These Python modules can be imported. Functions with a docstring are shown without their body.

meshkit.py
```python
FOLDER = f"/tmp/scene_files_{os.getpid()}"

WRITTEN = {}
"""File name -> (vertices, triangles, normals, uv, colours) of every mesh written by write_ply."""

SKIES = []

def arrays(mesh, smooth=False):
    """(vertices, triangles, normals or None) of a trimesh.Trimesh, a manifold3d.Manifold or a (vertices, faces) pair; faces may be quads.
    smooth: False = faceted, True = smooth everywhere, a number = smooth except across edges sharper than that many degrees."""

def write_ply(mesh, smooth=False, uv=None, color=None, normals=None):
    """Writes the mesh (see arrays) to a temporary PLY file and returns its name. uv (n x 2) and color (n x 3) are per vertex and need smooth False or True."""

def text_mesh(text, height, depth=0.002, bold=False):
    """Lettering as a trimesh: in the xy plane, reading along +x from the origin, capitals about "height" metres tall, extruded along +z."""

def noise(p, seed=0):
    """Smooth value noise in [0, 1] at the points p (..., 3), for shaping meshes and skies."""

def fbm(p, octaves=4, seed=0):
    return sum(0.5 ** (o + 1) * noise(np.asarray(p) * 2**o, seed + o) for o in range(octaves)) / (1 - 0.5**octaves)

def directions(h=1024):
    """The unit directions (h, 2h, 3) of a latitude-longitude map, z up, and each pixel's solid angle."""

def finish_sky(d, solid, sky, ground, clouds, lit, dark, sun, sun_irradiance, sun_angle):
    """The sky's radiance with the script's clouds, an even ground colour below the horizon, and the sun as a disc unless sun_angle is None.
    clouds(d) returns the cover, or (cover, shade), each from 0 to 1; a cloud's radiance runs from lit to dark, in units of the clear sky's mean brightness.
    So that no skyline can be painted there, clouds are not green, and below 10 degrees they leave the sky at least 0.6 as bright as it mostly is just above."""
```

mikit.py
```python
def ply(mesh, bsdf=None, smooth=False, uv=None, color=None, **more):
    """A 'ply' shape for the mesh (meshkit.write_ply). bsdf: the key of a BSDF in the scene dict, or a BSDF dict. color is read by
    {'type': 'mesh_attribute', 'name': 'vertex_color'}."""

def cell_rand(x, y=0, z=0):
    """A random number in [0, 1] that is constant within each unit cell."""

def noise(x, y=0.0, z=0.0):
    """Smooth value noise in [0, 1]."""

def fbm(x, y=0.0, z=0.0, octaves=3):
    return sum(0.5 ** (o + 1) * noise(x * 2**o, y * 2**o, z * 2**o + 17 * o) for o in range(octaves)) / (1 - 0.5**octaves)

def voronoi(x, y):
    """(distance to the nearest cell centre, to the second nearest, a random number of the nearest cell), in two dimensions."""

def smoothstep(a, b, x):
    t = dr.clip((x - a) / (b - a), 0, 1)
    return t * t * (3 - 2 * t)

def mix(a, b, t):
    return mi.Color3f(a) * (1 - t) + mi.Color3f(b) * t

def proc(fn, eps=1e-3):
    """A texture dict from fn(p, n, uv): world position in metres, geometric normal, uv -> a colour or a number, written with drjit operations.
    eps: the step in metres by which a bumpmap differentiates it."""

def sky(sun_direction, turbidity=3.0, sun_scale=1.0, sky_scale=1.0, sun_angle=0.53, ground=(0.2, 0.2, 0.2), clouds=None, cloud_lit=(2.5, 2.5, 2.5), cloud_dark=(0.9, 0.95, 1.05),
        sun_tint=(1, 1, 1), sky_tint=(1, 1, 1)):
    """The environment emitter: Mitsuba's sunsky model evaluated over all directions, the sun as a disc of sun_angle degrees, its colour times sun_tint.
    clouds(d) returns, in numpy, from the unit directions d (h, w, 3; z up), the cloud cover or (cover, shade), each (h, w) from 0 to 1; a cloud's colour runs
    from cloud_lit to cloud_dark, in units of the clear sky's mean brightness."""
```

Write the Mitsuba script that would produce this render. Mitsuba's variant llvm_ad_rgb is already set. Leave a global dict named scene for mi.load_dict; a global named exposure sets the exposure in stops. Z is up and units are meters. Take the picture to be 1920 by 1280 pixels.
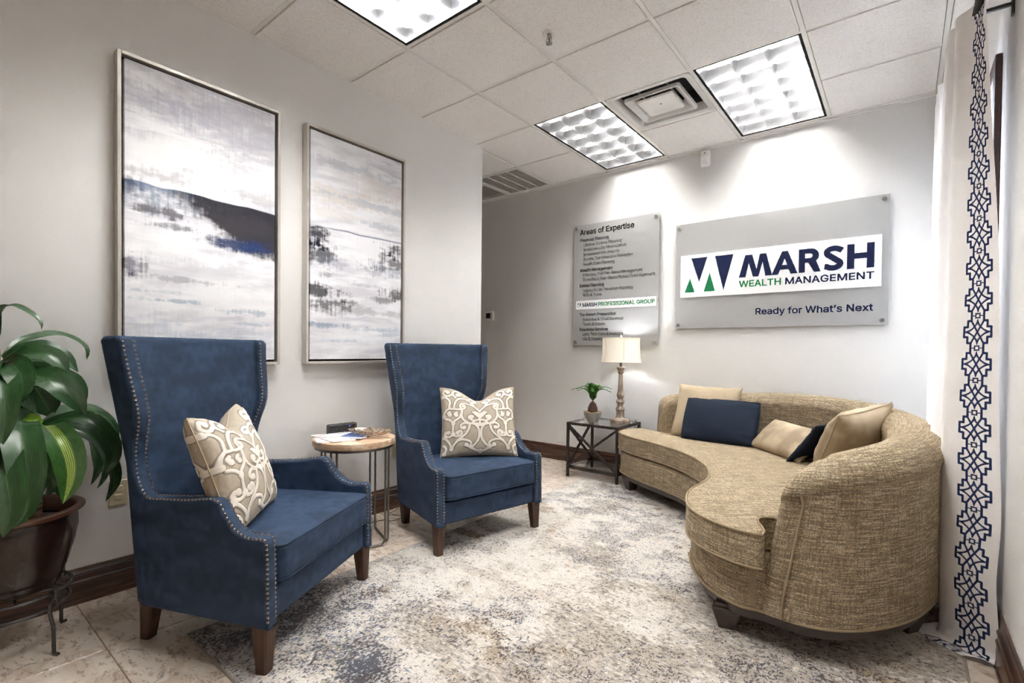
import math, random
import numpy as np, trimesh, drjit as dr, mitsuba as mi, mikit, meshkit
from mikit import proc, noise, fbm, voronoi, cell_rand, smoothstep, mix
from shapely.geometry import Polygon
import manifold3d as m3
T = mi.ScalarTransform4f
scene, labels = {}, {}

# ---------------------------------------------------------------- camera, exposure, light levels
exposure = 0.72
TUBE = 62.0
TUBE_TINT = (1.0, 0.988, 0.972)
BULB = 150.0                    # radiance of the table lamp's bulb
DAY = (3.4, 4.0, 4.9)           # daylight on the window shade behind the curtains
F_PX, YAW, PITCH, ROLL, CY = 920.17, 0.6718, -0.0143, 0.0103, 669.49
EYE = np.array([0, 0, 1.1464])
_fw = np.array([-math.sin(YAW) * math.cos(PITCH), math.cos(YAW) * math.cos(PITCH), math.sin(PITCH)])
_r = np.array([math.cos(YAW), math.sin(YAW), 0.0])
_u = np.cross(_r, _fw)
_R, _U = math.cos(ROLL) * _r + math.sin(ROLL) * _u, -math.sin(ROLL) * _r + math.cos(ROLL) * _u
_M = np.eye(4)
_M[:3, 0], _M[:3, 1], _M[:3, 2], _M[:3, 3] = -_R, _U, _fw, EYE
scene['camera'] = {'type': 'perspective', 'fov': math.degrees(2 * math.atan(960 / F_PX)), 'fov_axis': 'x',
                   'principal_point_offset_y': (640 - CY) / 1280, 'near_clip': 0.02, 'far_clip': 100.0, 'to_world': T(_M.tolist())}

# ---------------------------------------------------------------- helpers
_count = {}


def srgb(*c):
    c = np.array(c, float) / 255
    return [float(x) for x in np.where(c <= 0.04045, c / 12.92, ((c + 0.055) / 1.055) ** 2.4)]


def rgb(*c):
    return {'type': 'rgb', 'value': srgb(*c)}


def key_for(key):
    n = _count.get(key, 0)
    _count[key] = n + 1
    return key if n == 0 else f'{key}_{n:03d}'


def outward(mesh):
    v, f = mesh
    a, b, c = v[f[:, 0]], v[f[:, 1]], v[f[:, 2]]
    return (v, f[:, ::-1]) if (np.einsum('ij,ij->i', a, np.cross(b, c))).sum() < 0 else (v, f)


def put(key, d, **more):
    k = key_for(key)
    scene[k] = {**d, **more}
    return k


def add(key, mesh, mat, smooth=False, uv=None, color=None, **more):
    return put(key, mikit.ply(mesh, mat, smooth, uv, color), **more)


def tag(key, label=None, category=None, group=None, kind=None):
    labels[key] = {k: v for k, v in dict(label=label, category=category, group=group, kind=kind).items() if v}
    return key


def thing(name, label, category, group=None, kind=None):
    return tag(key_for(name), label, category, group, kind)


def bsdf(name, **kw):
    scene[name] = {'type': 'twosided', 'bsdf': {'type': 'principled', **kw}}
    return name


def cat(*ms):
    vs, fs, n = [], [], 0
    for m in ms:
        v, f = (m.vertices, m.faces) if hasattr(m, 'vertices') else m
        f = np.asarray(f, int)
        if f.shape[1] == 4:
            f = np.vstack([f[:, [0, 1, 2]], f[:, [0, 2, 3]]])
        vs.append(np.asarray(v, float)); fs.append(f + n); n += len(vs[-1])
    return np.vstack(vs), np.vstack(fs)


def hull(pts):
    m = m3.Manifold.hull_points(np.asarray(pts, float)).to_mesh()
    return np.array(m.vert_properties[:, :3], float), np.array(m.tri_verts, int)


def box(x0, x1, y0, y1, z0, z1, b=0.0):
    if b <= 0:
        v = np.array([[x, y, z] for x in (x0, x1) for y in (y0, y1) for z in (z0, z1)], float)
        f = [[0, 1, 3], [0, 3, 2], [4, 6, 7], [4, 7, 5], [0, 4, 5], [0, 5, 1], [2, 3, 7], [2, 7, 6], [0, 2, 6], [0, 6, 4], [1, 5, 7], [1, 7, 3]]
        return v, np.array(f)
    pts = []
    for x, sx in ((x0, 1), (x1, -1)):
        for y, sy in ((y0, 1), (y1, -1)):
            for z, sz in ((z0, 1), (z1, -1)):
                pts += [(x + sx * b, y + sy * b, z), (x + sx * b, y, z + sz * b), (x, y + sy * b, z + sz * b)]
    return hull(pts)


def xf(mesh, M):
    v, f = mesh if isinstance(mesh, tuple) else (mesh.vertices, mesh.faces)
    v = np.asarray(v, float)
    return v @ M[:3, :3].T + M[:3, 3], f


def mat4(rot=np.eye(3), pos=(0, 0, 0)):
    M = np.eye(4); M[:3, :3] = rot; M[:3, 3] = pos
    return M


def rz(deg):
    c, s = math.cos(math.radians(deg)), math.sin(math.radians(deg))
    return np.array([[c, -s, 0], [s, c, 0], [0, 0, 1.0]])


def grid_faces(n, m, close_u=False, close_v=False):
    i, j = np.meshgrid(np.arange(n if close_u else n - 1), np.arange(m if close_v else m - 1), indexing='ij')
    a, b = i, (i + 1) % n
    c, d = j, (j + 1) % m
    q = np.stack([a * m + c, b * m + c, b * m + d, a * m + d], -1).reshape(-1, 4)
    return np.vstack([q[:, [0, 1, 2]], q[:, [0, 2, 3]]])


def catmull(pts, n, closed=False):
    p = np.asarray(pts, float)
    from scipy.interpolate import CubicSpline
    if closed:
        p = np.vstack([p, p[:1]])
    d = np.r_[0, np.cumsum(np.sqrt(np.linalg.norm(np.diff(p, axis=0), axis=1)))]
    cs = CubicSpline(d, p, bc_type='periodic' if closed else 'natural')
    fine = cs(np.linspace(0, d[-1], n * 6))
    s = np.r_[0, np.cumsum(np.linalg.norm(np.diff(fine, axis=0), axis=1))]
    t = np.linspace(0, s[-1], n, endpoint=not closed)
    return np.stack([np.interp(t, s, fine[:, k]) for k in range(p.shape[1])], 1)


def tube(path, r, sides=8, closed=False, caps=True):
    p = np.asarray(path, float)
    n = len(p)
    r = np.broadcast_to(r, n)
    t = np.gradient(p, axis=0) if not closed else np.roll(p, -1, 0) - np.roll(p, 1, 0)
    t /= np.maximum(np.linalg.norm(t, axis=1, keepdims=True), 1e-9)
    ref = np.array([0, 0, 1.0]) if abs(t[0][2]) < 0.9 else np.array([1.0, 0, 0])
    u = np.cross(t[0], ref); u /= np.linalg.norm(u)
    us = []
    for k in range(n):
        u = u - t[k] * (u @ t[k]); u /= max(np.linalg.norm(u), 1e-9); us.append(u)
    us = np.array(us); vs = np.cross(t, us)
    a = np.arange(sides) * 2 * np.pi / sides
    V = p[:, None] + r[:, None, None] * (np.cos(a)[None, :, None] * us[:, None] + np.sin(a)[None, :, None] * vs[:, None])
    f = grid_faces(n, sides, closed, True)
    V = V.reshape(-1, 3)
    if caps and not closed:
        V = np.vstack([V, p[:1], p[-1:]])
        k = np.arange(sides)
        f = np.vstack([f, np.stack([np.full(sides, len(V) - 2), (k + 1) % sides, k], 1),
                       np.stack([np.full(sides, len(V) - 1), (n - 1) * sides + k, (n - 1) * sides + (k + 1) % sides], 1)])
    c = V.mean(0)
    return V, outward((V - c, f))[1]


def lathe(profile, sides=32, pos=(0, 0, 0)):
    p = np.asarray(profile, float)
    a = np.arange(sides) * 2 * np.pi / sides
    V = np.stack([p[:, None, 0] * np.cos(a), p[:, None, 0] * np.sin(a), np.broadcast_to(p[:, None, 1], (len(p), sides))], -1)
    f = grid_faces(len(p), sides, False, True)[:, ::-1]
    return V.reshape(-1, 3) + np.asarray(pos), f


def bar(a, b, w, h=None, up=(0, 0, 1)):
    """A square bar from a to b."""
    a, b = np.asarray(a, float), np.asarray(b, float)
    h = h or w
    t = (b - a) / np.linalg.norm(b - a)
    up = np.asarray(up, float)
    if abs(t @ up) > 0.95:
        up = np.array([0, 1.0, 0])
    s = np.cross(t, up); s /= np.linalg.norm(s)
    u = np.cross(s, t)
    return hull([p + i * s * w / 2 + j * u * h / 2 for p in (a, b) for i in (-1, 1) for j in (-1, 1)])


def prism(poly2, z0, z1):
    m = trimesh.creation.extrude_polygon(poly2, z1 - z0, engine='earcut')
    return np.array(m.vertices) + [0, 0, z0], np.array(m.faces)


def inset(P, d):
    """Move a closed counter-clockwise outline (n x 2) inward by d along its vertex normals."""
    e = np.roll(P, -1, 0) - P
    n = np.stack([-e[:, 1], e[:, 0]], 1)
    n /= np.maximum(np.linalg.norm(n, axis=1, keepdims=True), 1e-9)
    m = n + np.roll(n, 1, 0)
    m /= np.maximum(np.linalg.norm(m, axis=1, keepdims=True), 1e-9)
    return P + m * np.asarray(d).reshape(-1, 1) if np.ndim(d) else P + m * d


def puffy(P, z0, z1, r=0.02, crown=0.0, k=5, r0=None):
    """A slab over the closed outline P with rounded top and bottom edges."""
    P = np.asarray(P, float)
    if Polygon(P).exterior.is_ccw is False:
        P = P[::-1]
    r0 = r if r0 is None else r0
    rings = []
    for i in range(k + 1):
        a = np.pi / 2 * i / k
        rings.append((inset(P, r0 * (1 - math.sin(a))), z0 + r0 * (1 - math.cos(a))))
    for i in range(k + 1):
        a = np.pi / 2 * i / k
        rings.append((inset(P, r * (1 - math.cos(a))), z1 - r + r * math.sin(a)))
    n = len(P)
    V = [np.c_[q, np.full(n, z)] for q, z in rings]
    if crown:                       # convex outlines only
        q = V[-1][:, :2]; c = q.mean(0)
        for k_, h_ in ((.93, .35), (.8, .68), (.55, .9), (.25, 1.0)):
            V.append(np.c_[c + (q - c) * k_, np.full(n, z1 + crown * h_)])
    f = [grid_faces(len(V), n, False, True)[:, ::-1]]
    top, bot = V[-1][:, :2], V[0][:, :2]
    V = np.vstack(V)
    tri = lambda q: earcut(q)
    f.append(tri(top) + len(V) - n)
    f.append(tri(bot)[:, ::-1])
    return V, np.vstack(f)


def earcut(q):
    import mapbox_earcut
    t = mapbox_earcut.triangulate_float64(np.ascontiguousarray(q, float), np.array([len(q)], np.uint32)).reshape(-1, 3).astype(int)
    a = q[t]
    area = (a[:, 1, 0] - a[:, 0, 0]) * (a[:, 2, 1] - a[:, 0, 1]) - (a[:, 1, 1] - a[:, 0, 1]) * (a[:, 2, 0] - a[:, 0, 0])
    return np.where(area[:, None] < 0, t[:, ::-1], t)


def text(s, h, width=None, bold=False, depth=0.0008):
    """Upright lettering in the xz plane facing -y, from the origin to the right; capitals h tall, fitted to a width."""
    m = meshkit.text_mesh(s, h, depth, bold)
    v = np.array(m.vertices)
    k = 1.0 if width is None else width / (v[:, 0].max() - v[:, 0].min())
    v[:, 0] = (v[:, 0] - v[:, 0].min()) * k
    return np.stack([v[:, 0], -v[:, 2], v[:, 1]], 1), np.array(m.faces)


# ---------------------------------------------------------------- materials
def m_floor(p, n, uv):
    ix, iy = dr.floor((p.x + 2.34) / 0.506), dr.floor((p.y - 0.495) / 0.506)
    ox, oy = cell_rand(ix, iy, 1) * 40, cell_rand(ix, iy, 2) * 40
    x, y = p.x + ox, p.y + oy
    wx, wy = fbm(x * 8, y * 8, 11.0, 3) - 0.5, fbm(x * 8, y * 8, 23.0, 3) - 0.5
    a = fbm(x * 5 + 2 * wx, y * 5 + 2 * wy, 0.0, 5)
    b = fbm(x * 26 + 4 * wx, y * 60 + 4 * wy, 3.0, 5)
    d = fbm(x * 90 + 3 * wx, y * 160, 7.0, 4)
    col = mix(srgb(230, 215, 199), srgb(209, 191, 172), smoothstep(0.34, 0.68, a))
    col = mix(col, srgb(238, 228, 216), 0.55 * smoothstep(0.48, 0.70, fbm(x * 13 + 40 + 3 * wy, y * 22, 5.0, 4)))
    col = mix(col, srgb(176, 150, 127), 0.42 * smoothstep(0.52, 0.72, b))
    col = mix(col, srgb(126, 102, 84), 0.45 * smoothstep(0.62, 0.72, 0.5 * b + 0.5 * d + 0.05))
    return col * (0.95 + 0.1 * cell_rand(ix, iy, 5))


def m_ceiling(p, n, uv):
    s = fbm(p.x * 150, p.y * 150, 0.0, 2)
    d = smoothstep(0.60, 0.74, fbm(p.x * 230 + 7, p.y * 230, 3.0, 2))
    return mix(srgb(240, 236, 231), srgb(228, 223, 217), s) * (1 - 0.15 * d)


def wood(dark, light, axis, scale=1.0):
    def fn(p, n, uv):
        a, b, c = (p.x, p.y, p.z) if axis == 'x' else (p.y, p.x, p.z) if axis == 'y' else (p.z, p.x, p.y)
        w = fbm(a * 3 * scale, b * 60 * scale + 2 * noise(a * 4, c * 20), c * 60 * scale, 3)
        return mix(dark, light, smoothstep(0.3, 0.72, w))
    return proc(fn)


def m_rug(p, n, uv):
    x, y = p.x, p.y

    def spot(cx, cy, rx, ry):
        return dr.exp(-(dr.square((x - cx) / rx) + dr.square((y - cy) / ry)))
    weave = noise(x * 420, y * 210, 1.0)
    lo = fbm(x * 2.3 + 3.1, y * 2.6 + 0.7, 0.0, 3)
    lo2 = fbm(x * 3.1 + 13.1, y * 3.3 + 5.7, 3.0, 3)
    speck = 0.5 * fbm(x * 120, y * 120, 5.0, 4) + 0.5 * fbm(x * 240, y * 120, 7.0, 3)
    speck2 = 0.5 * fbm(x * 75 + 9, y * 75, 15.0, 4) + 0.5 * fbm(x * 60, y * 190, 17.0, 3)
    soft = fbm(x * 11, y * 14, 9.0, 4)
    col = mix(srgb(232, 224, 213), srgb(212, 200, 186), smoothstep(0.38, 0.66, 0.5 * soft + 0.5 * fbm(x * 34, y * 70, 2.0, 3)))
    patch = spot(-1.44, 1.03, 0.16, 0.12) + 0.55 * spot(-1.85, 0.95, 0.33, 0.2) + 0.5 * spot(-1.72, 1.45, 0.20, 0.25) + 0.45 * spot(-2.05, 1.25, 0.13, 0.5)
    patch = patch + 0.45 * spot(-0.2, 2.0, 0.5, 0.35) + 0.42 * spot(-0.62, 1.45, 0.35, 0.22) + 0.45 * spot(-1.6, 3.6, 0.5, 0.2) + 0.4 * spot(-1.95, 2.25, 0.18, 0.4)
    wash = dr.minimum(0.9 * patch + 0.35 * smoothstep(0.48, 0.68, lo), 1.0) * smoothstep(0.34, 0.62, soft)
    col = mix(col, srgb(140, 152, 174), 0.55 * wash)
    t = 0.62 - 0.30 * smoothstep(0.46, 0.72, lo2)
    col = mix(col, srgb(168, 155, 141), 0.62 * smoothstep(t, t + 0.10, speck2))
    t = 0.72 - 0.24 * smoothstep(0.52, 0.76, fbm(x * 2.9 + 31, y * 3.1, 6.0, 3))
    col = mix(col, srgb(158, 132, 98), 0.62 * smoothstep(t, t + 0.08, 0.5 * speck + 0.5 * soft))
    c = 0.30 * smoothstep(0.42, 0.60, lo) + 0.30 * smoothstep(0.45, 0.62, soft) + 0.85 * dr.minimum(patch, 1.0)
    t = 0.67 - 0.24 * c
    blue = smoothstep(t, t + 0.07, speck)
    ink = mix(srgb(80, 104, 144), srgb(32, 40, 60), smoothstep(0.36, 0.60, 0.5 * soft + 0.5 * speck2 + 0.08 * patch))
    col = mix(col, ink, 0.80 * blue)
    t = 0.66 - 0.10 * smoothstep(0.5, 0.7, lo2)
    col = mix(col, srgb(74, 68, 66), 0.55 * smoothstep(t, t + 0.06, speck2))
    return col * (0.66 + 0.22 * weave)


def m_velvet(p, n, uv):
    nap = 0.6 * fbm(p.x * 7, p.y * 7, p.z * 16, 3) + 0.4 * fbm(p.x * 40 + 9, p.y * 40, p.z * 22, 3)
    return mix(srgb(22, 33, 48), srgb(33, 47, 67), smoothstep(0.30, 0.70, nap))


def m_tweed(p, n, uv):
    u, v = uv.x, uv.y
    v = v + 0.0012 * noise(u * 30, v * 30)
    row = dr.floor(v / 0.0036)
    colm = dr.floor(u / 0.0046 + 0.5 * (row - 2 * dr.floor(row / 2)))
    stitch = cell_rand(colm, row, 3)
    rowtone = noise(u * 20, row * 1.0, 7.0)
    coltone = noise(dr.floor(u / 0.0046) * 1.0, v * 24, 9.0)
    t = 0.34 * stitch + 0.40 * rowtone + 0.26 * coltone
    fv = v / 0.0036 - row
    gap = smoothstep(0.24, 0.0, fv) + smoothstep(0.80, 1.0, fv)
    col = mix(srgb(108, 93, 72), srgb(170, 154, 130), smoothstep(0.18, 0.84, t))
    col = mix(col, srgb(206, 194, 168), 0.55 * smoothstep(0.80, 0.92, 0.5 * stitch + 0.5 * rowtone + 0.12))
    return col * (1 - 0.26 * gap)


bsdf('wall_paint', base_color=rgb(224, 222, 219), roughness=0.55, specular=0.3)
bsdf('tile_stone', base_color=proc(m_floor), roughness=0.34, specular=0.4)
bsdf('grout', base_color=rgb(150, 132, 112), roughness=0.9)
bsdf('ceiling_board', base_color=proc(m_ceiling), roughness=0.95, specular=0.1)
bsdf('white_metal', base_color=rgb(225, 221, 214), roughness=0.4)
bsdf('white_plastic', base_color=rgb(230, 228, 222), roughness=0.35)
bsdf('beige_plastic', base_color=rgb(206, 192, 160), roughness=0.4)
bsdf('black_gap', base_color=rgb(10, 10, 11), roughness=0.6, specular=.1)
bsdf('louver_metal', base_color=rgb(225, 226, 228), roughness=0.22, metallic=1.0)
bsdf('vent_metal', base_color=rgb(205, 203, 198), roughness=0.35, metallic=0.15)
bsdf('dark_duct', base_color=rgb(40, 40, 40), roughness=0.7)
WALNUT_D, WALNUT_L = srgb(28, 17, 12), srgb(70, 44, 30)
bsdf('baseboard_x', base_color=wood(WALNUT_D, WALNUT_L, 'x'), roughness=0.3)
bsdf('baseboard_y', base_color=wood(WALNUT_D, WALNUT_L, 'y'), roughness=0.3)
bsdf('walnut', base_color=wood(srgb(34, 22, 15), srgb(56, 37, 26), 'z'), roughness=0.5, specular=.25)
bsdf('espresso', base_color=rgb(34, 24, 20), roughness=0.28)
bsdf('rug_pile', base_color=proc(m_rug), roughness=0.95, specular=0.1)
bsdf('rug_binding', base_color=rgb(150, 142, 134), roughness=0.9)
bsdf('velvet', base_color=proc(m_velvet), roughness=0.75, specular=0.15, sheen=1.0, sheen_tint=0.5)
bsdf('brass', base_color=rgb(226, 206, 190), roughness=0.3, metallic=1.0)
bsdf('tweed', base_color=proc(m_tweed), roughness=0.9, specular=0.1)
bsdf('tweed_welt', base_color=rgb(148, 132, 108), roughness=0.9, specular=0.1)
bsdf('steel', base_color=rgb(170, 168, 165), roughness=0.3, metallic=1.0)
bsdf('iron', base_color=rgb(34, 32, 31), roughness=0.45, specular=0.5)
bsdf('bronze', base_color=rgb(30, 25, 22), roughness=0.5, specular=.18)

# ---------------------------------------------------------------- the room
H, LW, RW, BW, REAR, HALL = 2.894, -2.862, 0.305, 4.35, -3.0, -5.2
TILE, GX, GY = 0.6096, -2.280, 1.8563
for k, m, lab in (('wall_back', box(HALL - .12, RW + .12, BW, BW + .12, -.02, 3.12), 'wall_paint'),
                  ('wall_left', box(LW - .14, LW, REAR - .12, 3.165, -.02, 3.12, .004), 'wall_paint'),
                  ('wall_right', box(RW, RW + .12, REAR - .12, BW + .12, -.02, 3.12), 'wall_paint'),
                  ('wall_hall', box(HALL - .12, HALL, 1.9, BW + .12, -.02, 3.12), 'wall_paint'),
                  ('wall_hall_side', box(HALL - .12, LW - .05, 1.8, 1.92, -.02, 3.12), 'wall_paint')):
    tag(add(k, m, lab), kind='structure')

tag(add('floor', box(HALL, RW, REAR, BW, -.08, -.004), 'grout'), 'floor of large square travertine tiles with thin grout lines', kind='structure')
P_ = 0.506
one = mikit.ply(box(.0018, P_ - .0018, .0018, P_ - .0018, -.02, 0, .0012), 'tile_stone')
for i in range(-6, 6):
    for j in range(-3, 8):
        x, y = -2.34 + P_ * i, 0.495 + P_ * j
        if x < HALL or (x > -2.19 and x + P_ < .2 and y > .74 and y + P_ < 3.86):
            continue
        if x + P_ < LW - .1 and y < 1.9:
            continue
        if x < LW < x + P_ and y < 3.0:          # cut at the wall
            put('floor__tile', mikit.ply(box(LW - .02, x + P_ - .0018, y + .0018, y + P_ - .0018, -.02, 0, .0012), 'tile_stone'))
        elif x + P_ > RW:
            put('floor__tile', mikit.ply(box(x + .0018, RW, y + .0018, min(BW, y + P_ - .0018), -.02, 0, .0012), 'tile_stone'))
        elif y + P_ > BW:
            put('floor__tile', mikit.ply(box(x + .0018, x + P_ - .0018, y + .0018, BW, -.02, 0, .0012), 'tile_stone'))
        else:
            put('floor__tile', one, to_world=T().translate([x, y, 0]))
add('floor__tile', box(HALL, RW, REAR, .495 + P_ * -3 - .002, -.02, 0), 'tile_stone')

# suspended ceiling: slab above, lay-in boards, T-bars
tag(add('ceiling', box(HALL - .12, RW + .12, REAR - .12, BW + .12, 3.08, 3.16), 'ceiling_board'), 'suspended ceiling of speckled white lay-in boards', kind='structure')
lights = [(0, 2), (2, 2), (0, -2), (2, -2)]
taken = {(i, j + d) for i, j in lights for d in (0, 1)} | {(1, 2), (-2, 3), (-3, 3)}
board = mikit.ply(box(.0145, TILE - .0145, .0145, TILE - .0145, H - .007, H + .012, .004), 'ceiling_board')
for i in range(-5, 5):
    for j in range(-3, 5):
        x0, y0 = GX + TILE * i, GY + TILE * j
        if (i, j) in taken or (x0 + TILE < LW and y0 < 1.9) or y0 > BW - .02:
            continue
        if y0 + TILE > BW or x0 + TILE > RW or (x0 < LW and j < 2):
            lo = max(x0 + .0145, LW - .01) if (x0 < LW and j < 2) else x0 + .0145
            if min(x0 + TILE - .0145, RW) - lo < .02:
                continue
            put('ceiling__board', mikit.ply(box(lo, min(x0 + TILE - .0145, RW), y0 + .0145, min(y0 + TILE - .0145, BW), H - .007, H + .012, .004), 'ceiling_board'))
        else:
            put('ceiling__board', board, to_world=T().translate([x0, y0, 0]))
# the boards behind the camera, out of the photograph, in one sheet
for i in range(-1, 5):
    for j in range(-8, -3):
        if (i, j) not in taken:
            x0, y0 = GX + TILE * i, GY + TILE * j
            put('ceiling__board', board, to_world=T().translate([x0, y0, 0])) if -1 < i < 4 else None
add('ceiling__board', box(LW, GX - .012, REAR, GY - 3 * TILE, H - .007, H + .012), 'ceiling_board')
add('ceiling__board', box(GX + 4 * TILE + .012, RW, REAR, GY - 3 * TILE, H - .007, H + .012), 'ceiling_board')
for i in range(-5, 5):
    x = GX + TILE * i
    y0 = REAR if i >= 0 else 1.9 if x < LW else REAR
    if x < RW:
        add('ceiling__grid_bar', box(x - .012, x + .012, y0, BW, H - .002, H + .03, .001), 'white_metal')
for j in range(-7, 5):
    y = GY + TILE * j
    for i in range(-5, 5):
        x0 = GX + TILE * i
        if (i, j - 1) in {(a, b) for a, b in lights} or (x0 + TILE < LW and y < 1.9) or y > BW:
            continue
        lo = LW if x0 < LW and y < 3.1 else x0 + .012
        hi = min(RW, x0 + TILE - .012)
        if hi - lo > .02:
            add('ceiling__grid_bar', box(lo, hi, y - .012, y + .012, H - .002, H + .03, .001), 'white_metal')
for k, m in (('trim_1', box(HALL, RW, BW - .024, BW, H - .014, H - .0075)), ('trim_2', box(RW - .022, RW, REAR, BW, H - .014, H - .0075))):
    tag(add(k, cat(m, box(m[0][:, 0].min(), m[0][:, 0].max(), BW - .003, BW, H - .014, H + .012) if k == 'trim_1' else box(RW - .003, RW, REAR, BW, H - .014, H + .012)), 'white_metal'), kind='structure')


# baseboards: a stepped wooden profile
def baseboard(key, a, b, out, mat, h=.155):
    prof = np.array([(0, 0), (.022, 0), (.022, .012), (.017, .020), (.016, .085), (.019, .09), (.019, .097), (.014, .103), (.0135, .120), (.017, .126), (.016, .134), (.009, .143), (.007, h), (0, h)])
    a, b, out = np.array(a, float), np.array(b, float), np.array(out, float)
    V = np.vstack([np.c_[e[0] + out[0] * prof[:, 0], e[1] + out[1] * prof[:, 0], prof[:, 1]] for e in (a, b)])
    n = len(prof)
    f = [[i, (i + 1) % n, n + (i + 1) % n, n + i] for i in range(n)]
    f = np.array(f); tri = earcut(prof)
    mesh = np.vstack([f[:, [0, 1, 2]], f[:, [0, 2, 3]], tri, tri[:, ::-1] + n])
    tag(add(key, (V, mesh), mat), kind='structure')


baseboard('baseboard_left', (LW, REAR), (LW, 3.165), (1, 0), 'baseboard_y')
baseboard('baseboard_back', (HALL, BW), (RW, BW), (0, -1), 'baseboard_x')
baseboard('baseboard_right', (RW, REAR), (RW, BW), (-1, 0), 'baseboard_y', .19)
baseboard('baseboard_end', (LW - .14, 3.165), (LW, 3.165), (0, 1), 'baseboard_x')

# the wall behind the camera
tag(add('wall_rear', box(LW - .12, RW + .12, REAR - .12, REAR, -.02, 3.12), 'wall_paint'), kind='structure')


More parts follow.
